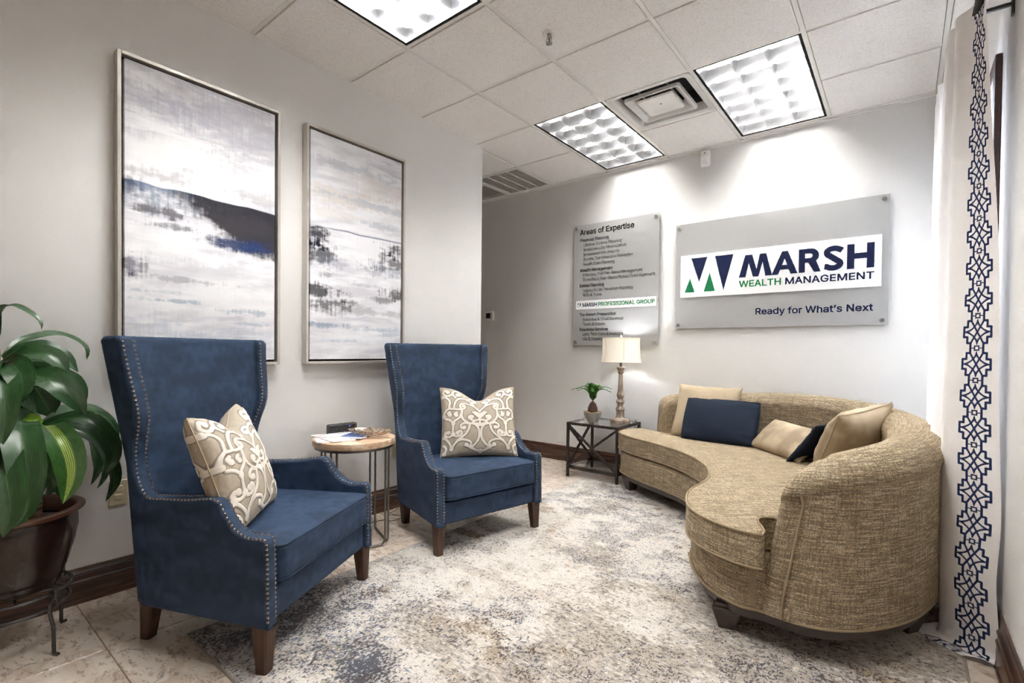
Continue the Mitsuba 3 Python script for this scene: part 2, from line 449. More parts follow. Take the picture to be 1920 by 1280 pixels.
# ---------------------------------------------------------------- recessed fluorescent fixtures
def troffer(i, j, label, level=1.0):
    t = thing('ceiling_light', label, 'ceiling light', 'louvred ceiling lights')
    x0, y0 = GX + TILE * i + .013, GY + TILE * j + .013
    x1, y1 = GX + TILE * (i + 1) - .013, GY + TILE * (j + 2) - .013
    zt = H + .135
    ring = lambda a, z0, z1, b: cat(box(x0 + a, x0 + a + b, y0 + a, y1 - a, z0, z1), box(x1 - a - b, x1 - a, y0 + a, y1 - a, z0, z1), box(x0 + a + b, x1 - a - b, y0 + a, y0 + a + b, z0, z1), box(x0 + a + b, x1 - a - b, y1 - a - b, y1 - a, z0, z1))
    add(t + '__frame', ring(.0, H + .001, H + .012, .014), 'black_gap')
    add(t + '__housing', cat(ring(.011, H + .012, zt, .003), box(x0 + .011, x1 - .011, y0 + .011, y1 - .011, zt, zt + .004)), 'white_plastic')
    lx0, lx1, ly0, ly1 = x0 + .014, x1 - .014, y0 + .014, y1 - .014
    nx, ny = 3, 6
    cw, cl = (lx1 - lx0) / nx, (ly1 - ly0) / ny
    hb, tw, bw = .07, .017, .0012

    def blade(a0, a1, c, alongy):
        zs = np.array([0, .012, .028, .048, hb]); hw = bw + (tw - bw) * (zs / hb) ** 1.8
        V = []
        for e in (a0, a1):
            for s in (-1, 1):
                for z, k in zip(zs, hw):
                    V.append((c + s * k, e, H + .003 + z) if alongy else (e, c + s * k, H + .003 + z))
        V = np.array(V); m = 5
        f = []
        for s in range(2):
            for q in range(m - 1):
                f.append([s * m + q, s * m + q + 1, 2 * m + s * m + q + 1, 2 * m + s * m + q])
        f.append([0, m, 3 * m, 2 * m]); f.append([m - 1, 2 * m - 1, 4 * m - 1, 3 * m - 1])
        for e in (0, 2 * m):
            for q in range(m - 1):
                f.append([e + q, e + q + 1, e + m + q + 1, e + m + q])
        return cat((V, np.array(f)))
    for k in range(nx + 1):
        add(t + '__louver_blade', blade(ly0, ly1, lx0 + k * cw, True), 'louver_metal', 30)
    for k in range(ny + 1):
        add(t + '__louver_blade', blade(lx0, lx1, ly0 + k * cl, False), 'louver_metal', 30)
    for k in range(nx):
        cx = lx0 + (k + .5) * cw
        e = add(t + '__tube', tube([(cx, ly0 + .06, H + .103), (cx, ly1 - .06, H + .103)], .0145, 8), 'white_plastic', 60)
        scene[e]['emitter'] = {'type': 'area', 'radiance': {'type': 'rgb', 'value': [TUBE * level * c for c in TUBE_TINT]}}


troffer(0, 2, 'louvred ceiling light left of the square air diffuser, its end at the back wall', .74)
troffer(2, 2, 'louvred ceiling light above the large company sign, right of the square air diffuser', .74)
troffer(0, -2, 'louvred ceiling light above the left armchair, cut off by the top of the picture', 1.2)
troffer(2, -2, 'louvred ceiling light nearest the right wall, above the camera and out of the picture', 1.4)

# ---------------------------------------------------------------- rug
Z_RUG = .009
rk = add('area_rug', box(-2.205, .2, .72, 3.885, .0005, Z_RUG, .004), 'rug_pile', uv=None)
tag(rk, 'large distressed cream, grey and navy patterned area rug under the armchairs and sofa', 'rug')
add(rk + '__binding', cat(box(-2.211, -2.203, .715, 3.89, .0005, Z_RUG - .002, .002), box(.198, .206, .715, 3.89, .0005, Z_RUG - .002, .002), box(-2.203, .198, .714, .722, .0005, Z_RUG - .002, .002), box(-2.203, .198, 3.883, 3.891, .0005, Z_RUG - .002, .002)), 'rug_binding')

# ---------------------------------------------------------------- wing chairs
ARM = np.array([(.048, .17), (.046, .30), (.042, .455), (.034, .482), (.014, .486), (-.034, .484), (-.066, .492), (-.096, .508), (-.122, .534), (-.142, .562), (-.158, .588), (-.176, .602), (-.20, .606), (-.30, .594), (-.40, .586), (-.52, .580)])
FRONT = np.array([(.50, .17), (.50, .56), (.506, .583), (.524, .605), (.545, .645), (.556, .69), (.552, .745), (.538, .80), (.522, .85), (.515, .89), (.522, .96), (.535, 1.04), (.545, 1.11), (.552, 1.185)])   # (-x, z) of the wing's front edge
TH, TOP = .058, 1.185


def half_w(x, z):
    return .392 + .098 * (np.minimum(x, .05) - .045) + .125 * np.maximum(0, z - .70)


def chair_shell():
    zs = np.r_[.17, .185, np.linspace(.22, .56, 9), np.linspace(.575, 1.165, 34)]
    rows = [(z, 0) for z in zs] + [(1.175, .004), (1.182, .010), (1.185, .018)]
    V = []
    for z, d in rows:
        if z < .19:
            d = max(d, .185 - z)
        xf_ = -np.interp(z, FRONT[:, 1], FRONT[:, 0]) - d
        xb = -.575 - .11 * np.clip((z - .17) / .99, 0, 1.1) + d
        half = half_w(-.52, z) - d
        # outer line: front edge -> back corner -> middle of the back
        o = [(xf_ - .014, half + .0), (xf_ - .03, half - .001)]
        rc = .06
        o += [(x, half_w(x, z) - d) for x in np.linspace(xf_ - .035, xb + rc, 6)]
        hy = half_w(xb + rc, z) - d
        o += [(xb + rc - rc * math.sin(a), hy - rc + rc * math.cos(a)) for a in np.linspace(.2, np.pi / 2, 7)]
        o += [(xb - .004 * (1 - (y / hy) ** 2), y) for y in np.linspace(hy - rc - .02, 0, 10)]
        # inner line: front edge -> concave barrel -> middle
        xi = -.515 - .095 * np.clip((z - .42) / .75, 0, 1.2) + .0
        xi = max(xi, xb + .05) - d * .5
        n = len(o) - 2
        t = np.linspace(0, 1, n)
        hin = half - TH + d
        ang = t * np.pi / 2
        ex = .62
        ix = xf_ - .012 + (xi - xf_ + .012) * np.sin(ang) ** ex
        iy = hin * np.cos(ang) ** .55
        i_ = [(xf_ - .004, half - .006), (xf_, half - .016)]
        inn = [(xf_, hin + .012), (xf_ - .004, hin + .004)] + list(zip(ix, iy))
        half_ring = o[::-1] + i_[:0] + [(xf_ - .004, half - .004), (xf_, half - .012)] + inn
        H_ = np.array(half_ring)
        M_ = H_[::-1][1:].copy() * [1, -1]
        ring = np.vstack([H_, M_[:-1]])
        V.append(np.c_[ring, np.full(len(ring), z)])
    n = len(V[0])
    f = [grid_faces(len(V), n, False, True)]
    base = (len(V) - 1) * n
    f.append(earcut(V[-1][:, :2]) + base)
    f.append(earcut(V[0][:, :2])[:, ::-1])
    return np.vstack(V), np.vstack(f)


def chair_arm(s):
    from_ = catmull(ARM, 70)
    outline = np.vstack([from_, [(-.52, .17)]])
    pts = np.vstack([outline, np.linspace((-.52, .17), (.048, .17), 12)[1:-1]])
    P = pts if Polygon(pts).exterior.is_ccw else pts[::-1]
    L = []
    r = .014
    for d, y in ((r, 0), (r * .29, r * .29), (0, r), (0, TH - r), (r * .29, TH - r * .29), (r, TH)):
        q = inset(P, d)
        L.append(np.c_[q[:, 0], half_w(q[:, 0], 0 * q[:, 1]) - TH + y, q[:, 1]])
    n = len(P)
    f = np.vstack([grid_faces(len(L), n, False, True), earcut(L[0][:, [0, 2]]), earcut(L[-1][:, [0, 2]])[:, ::-1] + 5 * n])
    V = np.vstack(L)
    V[:, 1] *= s
    return V, f


def nail(c, n_, r=.0056):
    n_ = n_ / np.linalg.norm(n_)
    a = np.cross(n_, [0, 0, 1.0] if abs(n_[2]) < .9 else [1.0, 0, 0]); a /= np.linalg.norm(a)
    b = np.cross(n_, a)
    k = np.arange(8) * np.pi / 4
    ring = lambda rr, h: c + n_ * h + rr * (np.cos(k)[:, None] * a + np.sin(k)[:, None] * b)
    V = np.vstack([ring(r, -.001), ring(r * .75, r * .5), [c + n_ * r * .75]])
    j = np.arange(8)
    f = np.vstack([grid_faces(2, 8, False, True), np.stack([8 + j, 8 + (j + 1) % 8, np.full(8, 16)], 1)])
    return V, f


def chair_nails(s):
    arm = catmull(ARM, 200)[4:]
    arm = arm[(arm[:, 0] > -.50)]
    wing = catmull(np.c_[-FRONT[2:, 0], FRONT[2:, 1]], 120)
    out = []
    for off in (.0075, TH - .0085):
        path = np.vstack([arm, wing[4:-2]])
        ds = np.r_[0, np.cumsum(np.linalg.norm(np.diff(path, axis=0), axis=1))]
        g = np.arange(.012, ds[-1] - .008, .0168)
        q = np.stack([np.interp(g, ds, path[:, k]) for k in (0, 1)], 1)
        tt = np.gradient(q, axis=0); tt /= np.linalg.norm(tt, axis=1, keepdims=True)
        for (x, z), t in zip(q, tt):
            nn = np.array([t[1], 0, -t[0]])
            y = half_w(x, z if z > .62 else 0) - off
            side = .35 if off < .02 else -.35
            lift = -.0012 if off > .02 else -.002
            out.append(nail(np.array([x, y, z]) + nn * lift, nn + np.array([0, side, 0])))
    V, f = cat(*out)
    V = V * [1, s, 1]
    return V, f


def rrect(x0, x1, y0, y1, r, k=5):
    P = []
    for cx, cy, a0 in ((x1 - r, y1 - r, 0), (x0 + r, y1 - r, 90), (x0 + r, y0 + r, 180), (x1 - r, y0 + r, 270)):
        P += [(cx + r * math.cos(math.radians(a0 + 90 * i / k)), cy + r * math.sin(math.radians(a0 + 90 * i / k))) for i in range(k + 1)]
    Q = []
    P = np.array(P)
    for a, b in zip(P, np.roll(P, -1, 0)):
        m = max(1, int(np.linalg.norm(b - a) / .04))
        Q += [a + (b - a) * i / m for i in range(m)]
    return np.array(Q)


def taper_leg(top, bot, wt, wb, zt, zb):
    P = []
    for (x, y), w, z in ((top, wt, zt), (bot, wb, zb)):
        c = w * .12
        for sx in (-1, 1):
            for sy in (-1, 1):
                P += [(x + sx * (w / 2 - c), y + sy * w / 2, z), (x + sx * w / 2, y + sy * (w / 2 - c), z)]
    return hull(P)


def wing_chair(pos, deg, label, floor_z):
    t = thing('wing_chair', label, 'armchair', 'blue velvet wing chairs')
    M = mat4(rz(deg), pos)
    put_ = lambda part, mesh, mat, sm=40: add(t + '__' + part, xf(mesh, M), mat, sm)
    put_('upholstered_frame', cat(chair_shell(), chair_arm(1), chair_arm(-1), box(-.54, .030, -.335, .335, .172, .298, .012)), 'velvet', 50)
    cush = puffy(rrect(-.50, .062, -.326, .326, .035), .308, .447, .022, .012)
    put_('seat_cushion', cush, 'velvet', 60)
    ring = lambda z, i: tube(np.c_[inset(rrect(-.50, .062, -.326, .326, .035), i), np.full(len(rrect(-.50, .062, -.326, .326, .035)), z)], .0042, 6, True)
    put_('cushion_piping', cat(ring(.440, .004), ring(.315, .004)), 'velvet', 60)
    for s in (1, -1):
        put_('leg', taper_leg((.006, s * .352), (.012, s * .358), .066, .042, .18, floor_z[0]), 'walnut', 20)
        put_('leg', taper_leg((-.53, s * .285), (-.585, s * .25), .062, .042, .18, floor_z[1]), 'walnut', 20)
    for s in (1, -1):
        k = add(t + '__nailhead_trim', xf(chair_nails(s), M), 'brass', True)
        tag(k, 'double row of small brass nailheads', kind='stuff')
    return t, M


_, M_CH1 = wing_chair((-1.9145, 1.1135, 0), 27.9, 'navy velvet wing armchair nearer the potted plant, under the larger painting', (Z_RUG, 0))
_, M_CH2 = wing_chair((-1.929, 2.22, 0), -12.1, 'navy velvet wing armchair farther back, beside the end of the white wall', (Z_RUG, 0))

# ---------------------------------------------------------------- curved sofa
OUT = catmull([(-.430, 2.080), (-.38, 2.067), (-.333, 2.066), (-.223, 2.085), (-.118, 2.15), (-.022, 2.262), (.065, 2.425), (.116, 2.592), (.144, 2.75), (.160, 3.0), (.154, 3.25), (.112, 3.55), (.02, 3.81), (-.13, 4.02), (-.36, 4.165), (-.65, 4.245), (-1.0, 4.278), (-1.35, 4.262), (-1.58, 4.225), (-1.70, 4.175)], 300)
BASE_FRONT = [(-1.815, 4.02), (-1.868, 3.88), (-1.835, 3.775), (-1.76, 3.70), (-1.62, 3.605), (-1.447, 3.505), (-1.24, 3.39), (-1.09, 3.27), (-.955, 3.11), (-.88, 2.93), (-.842, 2.74), (-.828, 2.55), (-.80, 2.42), (-.748, 2.305), (-.672, 2.192), (-.58, 2.11), (-.47, 2.068)]
BASE = catmull(np.vstack([OUT[::12], BASE_FRONT]), 260, True)


def ccw(P):
    return P if Polygon(P).exterior.is_ccw else P[::-1]


BASE = ccw(BASE)
W_BACK = .205


def in_path(d):
    e = np.gradient(OUT, axis=0); e /= np.linalg.norm(e, axis=1, keepdims=True)
    n = np.stack([-e[:, 1], e[:, 0]], 1)      # to the left of the path: the seat side
    return OUT + n * np.reshape(d, (-1, 1)), e, n


S_ = np.r_[0, np.cumsum(np.linalg.norm(np.diff(OUT, axis=0), axis=1))]
SL = S_[-1]
h_back = np.interp(S_, [0, .05, .12, .20, .39, .6, .85, 1.3, 1.8, 2.3, 2.75, 3.1, 3.35, SL - .12, SL], [.690, .722, .742, .757, .774, .79, .80, .808, .815, .832, .850, .842, .818, .785, .755])
h_back = np.convolve(np.pad(h_back, 9, mode='edge'), np.ones(19) / 19, 'valid')


def sofa_back():
    _, e, n = in_path(0)
    ends = np.clip(np.minimum(S_ / .06, (SL - S_) / .10), 0, 1)
    cap = np.sqrt(np.clip(1 - (1 - ends) ** 2, 0, 1))
    V, U = [], []
    m = 0
    order = []
    # extra sections close the two ends smoothly
    idx = list(range(len(OUT)))
    fine = []
    for i in idx:
        fine.append((i, 0.0))
    for i, sh in fine:
        c, hh = cap[i], h_back[i]
        c = max(c, .04)
        if S_[i] < .3:
            c = .45 + .55 * c
        w = W_BACK
        bulge = .012
        zb, zw = .145, hh - .105
        # section in (d, z): d = 0 the outer face, d = w the seat side
        sec = [(.0, zb), (.0, .25), (.0, .40), (.0, .55), (-.001, zw - .012), (.004, zw), (-.004, zw + .006)]
        cx, rz_ = .5 * w, .105
        for a in np.linspace(160, 0, 16):
            aa = math.radians(a)
            sec.append((cx - 0 + (cx + bulge) * math.cos(aa) * -1 if a > 90 else cx + (w - cx + bulge * 0) * -math.cos(aa), zw + .012 + (rz_ - .012) * math.sin(aa)))
        sec = sec[:7] + [(cx - (cx + bulge) * math.cos(math.radians(b)), hh - .10 + .10 * math.sin(math.radians(b)) ** .9) for b in np.linspace(8, 172, 18)]
        sec += [(w + .004, zw - .02), (w, .60), (w, .50), (w, .40), (w, .25)]
        sec = np.array(sec)
        # rounded ends: the section narrows about its middle and sinks
        sec[:, 0] = cx + (sec[:, 0] - cx) * (.30 + .70 * c)
        top = sec[:, 1] > zw
        c2 = math.sqrt(max(0, 1 - (1 - min(1, S_[i] / .13)) ** 2))
        drop = (.80 + .20 * c2) if S_[i] < .3 else (.80 + .20 * c)
        sec[:, 1] = np.where(sec[:, 1] > .5, .5 + (sec[:, 1] - .5) * drop, sec[:, 1])
        lean = np.clip((sec[:, 1] - .2) / .55, 0, 1)
        along = np.zeros(2)
        q = OUT[i] + n[i] * sec[:, :1]
        shift = e[i] * ((1 - c) * .0)
        if S_[i] < .5:
            q = q + e[i] * (lean[:, None] * .10 * (1 - S_[i] / .5))
        if SL - S_[i] < .4:
            q = q - e[i] * (lean[:, None] * .03 * (1 - (SL - S_[i]) / .4))
        V.append(np.c_[q, sec[:, 1]])
        per = np.r_[0, np.cumsum(np.linalg.norm(np.diff(sec, axis=0), axis=1))]
        U.append(np.c_[np.full(len(sec), S_[i]), per])
    k = len(V[0])
    f = [grid_faces(len(V), k)]
    allv = np.vstack(V)
    uv = np.vstack(U)
    # closing faces of the two ends
    for a, flip in ((0, 1), (len(V) - 1, 0)):
        b = a * k
        g = np.array([[b + i, b + i + 1, b + k - 2 - i] for i in range(k // 2 - 1)] + [[b + i, b + k - 1 - i, b + k - 2 - i] for i in range(k // 2 - 1)])
        f.append(g)
    return allv, np.vstack(f), uv


def plan_uv(V):
    return np.c_[V[:, 0] * .8 + V[:, 1] * .6, -V[:, 0] * .6 + V[:, 1] * .8]


def side_uv(V, P):
    """Distance along the outline P and height."""
    s = np.r_[0, np.cumsum(np.linalg.norm(np.diff(P, axis=0), axis=1))]
    from scipy.spatial import cKDTree
    _, i = cKDTree(P).query(V[:, :2])
    return np.c_[s[i], V[:, 2]]


def puff_uv(mesh, P, zsplit):
    """Splits a slab into top and side so that each gets its own weave direction."""
    V, F = mesh
    fn = np.cross(V[F[:, 1]] - V[F[:, 0]], V[F[:, 2]] - V[F[:, 0]])
    fn /= np.maximum(np.linalg.norm(fn, axis=1, keepdims=True), 1e-12)
    top = np.abs(fn[:, 2]) > .75
    out = []
    for sel, fun in ((top, lambda v: plan_uv(v)), (~top, lambda v: side_uv(v, P))):
        g = F[sel]
        ids, inv = np.unique(g, return_inverse=True)
        out.append((V[ids], inv.reshape(-1, 3), fun(V[ids])))
    (v0, f0, u0), (v1, f1, u1) = out
    return np.vstack([v0, v1]), np.vstack([f0, f1 + len(v0)]), np.vstack([u0, u1])


def fill_grid(mesh_top_ring, z, step=.03):
    pass


t = thing('curved_sofa', 'crescent-shaped sofa in tan tweed fabric with pillows, in front of the company signs', 'sofa')
V, F, UV = sofa_back()
add(t + '__backrest', (V, F), 'tweed', True, uv=UV)
inner, _, _ = in_path(np.full(len(OUT), W_BACK - .01))
CUSH_FRONT = [(-1.80, 4.13), (-1.885, 4.01), (-1.898, 3.87), (-1.81, 3.745), (-1.671, 3.64), (-1.43, 3.512), (-1.20, 3.365), (-1.035, 3.205), (-.912, 3.03), (-.85, 2.88), (-.812, 2.73), (-.816, 2.55), (-.805, 2.39), (-.776, 2.290), (-.722, 2.172), (-.62, 2.075), (-.515, 2.026), (-.435, 2.014), (-.400, 2.022)]
NOTCH = [(-.402, 2.075), (-.425, 2.13), (-.45, 2.19), (-.44, 2.24), (-.405, 2.265)]
cf = catmull(CUSH_FRONT, 110)
nt = catmull(NOTCH, 14)
ii = inner[(S_ > .22) & (S_ < SL - .06)]
CUSH = ccw(np.vstack([cf, nt, ii[::4]]))
mesh = puffy(CUSH, .326, .468, .018, 0, 4)
v, f, uv = puff_uv(mesh, CUSH, .43)
add(t + '__seat_cushion', (v, f), 'tweed', True, uv=uv)
edge = np.vstack([cf, nt])
for z, d in ((.462, .004), (.334, .004)):
    add(t + '__welt', tube(np.c_[edge, np.full(len(edge), z)], .0048, 6), 'tweed_welt', 60)
mesh = puffy(inset(BASE, .006), .142, .320, .03, 0, 4, .006)
v, f, uv = puff_uv(mesh, BASE, .3)
add(t + '__base', (v, f), 'tweed', True, uv=uv)
add(t + '__welt', tube(np.c_[inset(BASE, .001), np.full(len(BASE), .146)], .0052, 6, True), 'tweed_welt', 60)
# the seams of the arm: along the outer panel's top and down the arm's front edge
sw = S_ > .09
seam = np.c_[OUT, h_back - .103]
_, e_, n_ = in_path(0)
up = seam[(S_ > .13) & (S_ < 2.25)]
i0 = int(np.argmax(S_ > .13))
j0 = int(np.argmax(S_ > .082))
front = np.array([[*(OUT[j0] - n_[j0] * .003 + e_[j0] * (.090 * np.clip((z - .2) / .55, 0, 1))), z] for z in np.linspace(.15, h_back[0] - .115, 14)])
up2 = up.copy(); up2[:, :2] -= n_[i0:i0 + len(up)] * .002
corner = np.array([front[-1] + (up2[0] - front[-1]) * q + [0, 0, .02 * math.sin(q * np.pi)] for q in np.linspace(0, 1, 6)[1:-1]])
add(t + '__welt', tube(np.vstack([front, corner, up2]), .0046, 6), 'tweed_welt', 60)
plinth = inset(BASE, .022)
add(t + '__plinth', puffy(plinth, .098, .143, .003, 0, 2), 'espresso', 30)
for x, y in ((-.555, 2.155), (-1.735, 3.775), (.03, 2.60), (-.80, 2.62), (-.05, 3.75), (-1.15, 4.20)):
    w0, w1 = .105, .058
    P = []
    cdir = np.array([-.75 - x, 3.1 - y]); cdir /= np.linalg.norm(cdir)
    sd = np.array([-cdir[1], cdir[0]])
    for w, z in ((w0, .10), (w0, .092), (w1, Z_RUG + .0 if not (y > 3.885) else 0)):
        for a in (-1, 1):
            for b in (-1, 1):
                q = np.array([x, y]) + cdir * a * w / 2 + sd * b * w / 2
                P.append((*q, z))
    blk = [(*(np.array([x, y]) + cdir * a * .041 + sd * b * .041), z) for z in (.09, .115) for a in (-1, 1) for b in (-1, 1)]
    add(t + '__leg', cat(hull(P), hull(blk)), 'espresso')


# ---------------------------------------------------------------- pillows
def pillow_mesh(w, h, th, n=48, dent=0.0, ear=.07, seed=1, wrinkle=.004):
    u = np.linspace(-1, 1, n)
    u = np.sign(u) * (1 - (1 - np.abs(u)) ** 1.25)
    A, B = np.meshgrid(u, u, indexing='ij')
    X = w / 2 * A * (1 - ear * (1 - B ** 2) ** 1.0)
    Z = h / 2 * B * (1 - ear * (1 - A ** 2) ** 1.0)
    up = np.clip((B + .1) / 1.1, 0, 1) ** 1.4
    Z -= dent * h * np.exp(-(A / .42) ** 2) * up
    t_ = th / 2 * ((1 - A ** 2).clip(0) * (1 - B ** 2).clip(0)) ** .42
    t_ = t_ * (1 - .0 * dent) + .002 * ((np.abs(A) < 1) & (np.abs(B) < 1))
    wob = (meshkit.fbm(np.stack([A * 2.6, B * 2.6, 0 * A + seed], -1), 3) - .5) * wrinkle * 3 * (np.abs(A) ** 2 + np.abs(B) ** 2)
    k = n * n
    edge = (np.abs(A) >= 1) | (np.abs(B) >= 1)
    Y0, Y1 = -(t_ + np.where(edge, 0, wob)), t_ - np.where(edge, 0, wob)
    V = np.vstack([np.stack([X, Y0, Z], -1).reshape(-1, 3), np.stack([X, Y1, Z], -1).reshape(-1, 3)])
    f = grid_faces(n, n)
    F_ = np.vstack([f, f[:, ::-1] + k])
    uv = np.vstack([np.stack([X, Z], -1).reshape(-1, 2)] * 2)
    ab = np.vstack([np.stack([A, B], -1).reshape(-1, 2)] * 2)
    idx = np.arange(k).reshape(n, n)
    rim = np.r_[idx[:, 0], idx[-1, 1:], idx[::-1, -1][1:], idx[0, ::-1][1:-1]]
    return V, F_, uv, ab, V[rim]


def pose(center, right, up):
    r = np.array(right, float); r /= np.linalg.norm(r)
    u = np.array(up, float); u -= r * (u @ r); u /= np.linalg.norm(u)
    return mat4(np.stack([r, np.cross(u, r), u], 1), center)     # local x = right, -y = front, z = up


def m_cord(p, n, uv):
    rib = .5 + .5 * dr.sin(uv.x * 700)
    return mix(srgb(152, 134, 108), srgb(190, 172, 144), rib * .7 + .3 * fbm(uv.x * 60, uv.y * 14, 1.0, 2))


def m_suede(p, n, uv):
    return mix(srgb(146, 128, 104), srgb(178, 161, 136), smoothstep(.3, .7, fbm(uv.x * 9, uv.y * 9, 2.0, 3)))


bsdf('ribbed_cloth', base_color=proc(m_cord), roughness=.85, sheen=.15)
bsdf('suede', base_color=proc(m_suede), roughness=.8, sheen=.2)
bsdf('navy_cloth', base_color=rgb(23, 30, 42), roughness=.75, specular=.08)


def pillow(label, M, w, h, th, mat, piping=None, group=None, **kw):
    t = thing('throw_pillow', label, 'pillow', group)
    V, F_, uv, ab, rim = pillow_mesh(w, h, th, **kw)
    add(t + '__cover', xf((V, F_), M), mat, True, uv=uv)
    if piping:
        add(t + '__piping', xf(tube(rim, .0055, 6, True), M), piping, 60)
    return t


pillow('cream ribbed square pillow against the sofa back, behind the navy lumbar pillow', pose((-1.212, 3.995, .674), (1, -.05, -.02), (.063, .35, .903)), .50, .44, .13, 'ribbed_cloth', None, seed=3)
pillow('navy rectangular lumbar pillow leaning on the cream ribbed square pillow', pose((-1.08, 3.90, .625), (.99, -.06, .0), (.06, .40, .9)), .53, .325, .13, 'navy_cloth', 'navy_cloth', seed=7, ear=-.03, wrinkle=.008)
pillow('small cream lumbar pillow lying low in the middle of the sofa', pose((-.60, 3.72, .565), (.70, -.71, -.03), (.53, .50, .69)), .52, .27, .13, 'suede', None, seed=11)
pillow('plump cream pillow with rolled piped edge, tilted toward the curtain end of the sofa', pose((-.228, 3.478, .640), (.498, .857, .13), (.33, -.32, .885)), .45, .44, .21, 'suede', 'suede', seed=5, wrinkle=.009)
pillow('navy pillow mostly hidden under the plump piped cream pillow', pose((-.375, 3.585, .60), (.498, .857, .05), (.50, -.38, .76)), .40, .34, .06, 'navy_cloth', None, seed=9)

# ---------------------------------------------------------------- scroll-embroidered pillows on the armchairs
def spiral(c, r0, r1, a0, a1, n=40):
    a = np.radians(np.linspace(a0, a1, n)); r = np.linspace(r0, r1, n)
    return np.c_[c[0] + r * np.cos(a), c[1] + r * np.sin(a)]


def curve(*pts, n=60):
    return catmull(pts, n)


# one half of the design (x >= 0), in units of half the pillow's width; y up
_half = [
    curve((.0, .26), (.04, .35), (.16, .49), (.31, .53), (.47, .50), (.52, .41), (.47, .32), (.40, .35), (.42, .42)),
    curve((.47, .30), (.49, .18), (.48, .03), (.38, -.10), (.27, -.16), (.18, -.15)),
    curve((.18, -.15), (.07, -.26), (.03, -.40), (.05, -.60), (.14, -.74), (.24, -.82)),
    curve((.27, -.16), (.31, -.33), (.41, -.47), (.56, -.58), (.67, -.70), (.74, -.83)),
    curve((.74, -.83), (.65, -.68), (.50, -.60), (.34, -.63), (.24, -.71), (.29, -.80), (.37, -.75)),
    curve((.31, -.16), (.43, -.14), (.52, -.21), (.49, -.28), (.43, -.27)),
    curve((.52, .12), (.56, .03), (.67, -.05), (.72, -.13), (.72, -.43)),
    curve((.92, .02), (.81, -.03), (.72, -.13)),
    curve((.72, -.43), (.67, -.49), (.56, -.49), (.49, -.43), (.53, -.35), (.60, -.40)),
    curve((.72, -.43), (.81, -.49), (.92, -.44), (.91, -.35), (.84, -.37)),
    curve((.74, -.83), (.81, -.66), (.96, -.49)),
    curve((.50, .30), (.67, .31), (.67, .45), (.59, .60), (.47, .68), (.31, .70), (.22, .66), (.19, .56)),
    curve((.31, .70), (.24, .80), (.12, .80), (.10, .72), (.16, .70)),
    curve((.63, .68), (.70, .80), (.64, .90), (.52, .88), (.50, .79), (.57, .78)),
    curve((.70, .80), (.84, .72), (.94, .80), (.88, .90), (.82, .85)),
    curve((.67, .31), (.81, .33), (.79, .52), (.88, .66), (.98, .68)),
    curve((.81, .33), (.93, .24), (.97, .10)),
    curve((.62, .20), (.68, .15), (.64, .11)), curve((.80, .22), (.86, .18), (.81, .13)),
    curve((.0, -.01), (.09, -.07), (.23, -.05), (.30, .03), (.24, .10), (.18, .07), (.22, .04)),
    curve((.0, -.02), (.0, -.16), (.04, -.22), (.09, -.19)), curve((.96, -.70), (.88, -.80), (.92, -.93)),
    curve((.24, -.82), (.12, -.90), (.0, -.93)),
]
_tulip = Polygon([(0, .18), (.11, .27), (.21, .24), (.15, .17), (.09, .08), (.0, .0), (-.09, .08), (-.15, .17), (-.21, .24), (-.11, .27)])


def embroidery(ab):
    """0 to 1: how much of the pale cord covers each point of the pillow's face, and the dark outline beside it."""
    from scipy.spatial import cKDTree
    import shapely
    q = ab.copy(); q[:, 0] = np.abs(q[:, 0])
    d, _ = cKDTree(np.vstack(_half)).query(q)
    blobs = np.array([h[-1] for h in _half])
    db, _ = cKDTree(blobs).query(q)
    d = np.minimum(d, np.maximum(db - .028, 0))
    dt = shapely.distance(shapely.points(ab), _tulip)
    d = np.minimum(d, dt + .015)
    on = np.clip((.037 - d) / .010, 0, 1)
    rim = np.clip((.054 - d) / .009, 0, 1) - on
    return on, np.clip(rim, 0, 1)


bsdf('scroll_cloth', base_color={'type': 'mesh_attribute', 'name': 'vertex_color'}, roughness=.8, sheen=.3)


def scroll_pillow(label, M, w, h):
    t = thing('throw_pillow', label, 'pillow', 'scroll-patterned pillows on the armchairs')
    V, F_, uv, ab, rim = pillow_mesh(w, h, .18, 210, dent=.18, ear=.06, seed=2, wrinkle=.006)
    on, rm = embroidery(ab)
    k = len(V) // 2
    edge = np.max(np.abs(ab), axis=1) > .985
    V[:, 1] += np.where(np.arange(len(V)) < k, -1, 1) * np.where(edge, 0, .0028 * on - .001 * rm)
    g = meshkit.fbm(np.c_[uv * [300, 60], 0 * uv[:, 0]], 2)[:, None]
    base = np.array(srgb(166, 153, 135)) * (.86 + .28 * g)
    cord = np.array(srgb(218, 209, 196)) * (.90 + .2 * meshkit.fbm(np.c_[uv * 220, 0 * uv[:, 0] + 3], 2)[:, None])
    col = base * (1 - on[:, None]) + cord * on[:, None]
    col = col * (1 - rm[:, None] * .62) + np.array(srgb(84, 74, 66)) * rm[:, None] * .62
    add(t + '__cover', xf((V, F_), M), 'scroll_cloth', True, color=col)
    add(t + '__seam_cord', xf(tube(rim[::4], .0035, 5, True), M), 'suede', 60)


def on_chair(M, c, r, u):
    R3 = M[:3, :3]
    return pose(M[:3, 3] + R3 @ np.array(c), R3 @ np.array(r), R3 @ np.array(u))


# local right runs to the viewer's right when the pillow is seen from the front
scroll_pillow('taupe pillow with raised cream scrolls, leaning in the armchair near the plant', pose((-2.108, .857, .672), (-.75, .66, 0), (-.225, -.25, .94)), .47, .465)
scroll_pillow('taupe pillow with raised cream scrolls, facing out from the armchair farther back', pose((-2.192, 2.405, .672), (.66, .75, 0), (-.29, .25, .92)), .50, .47)

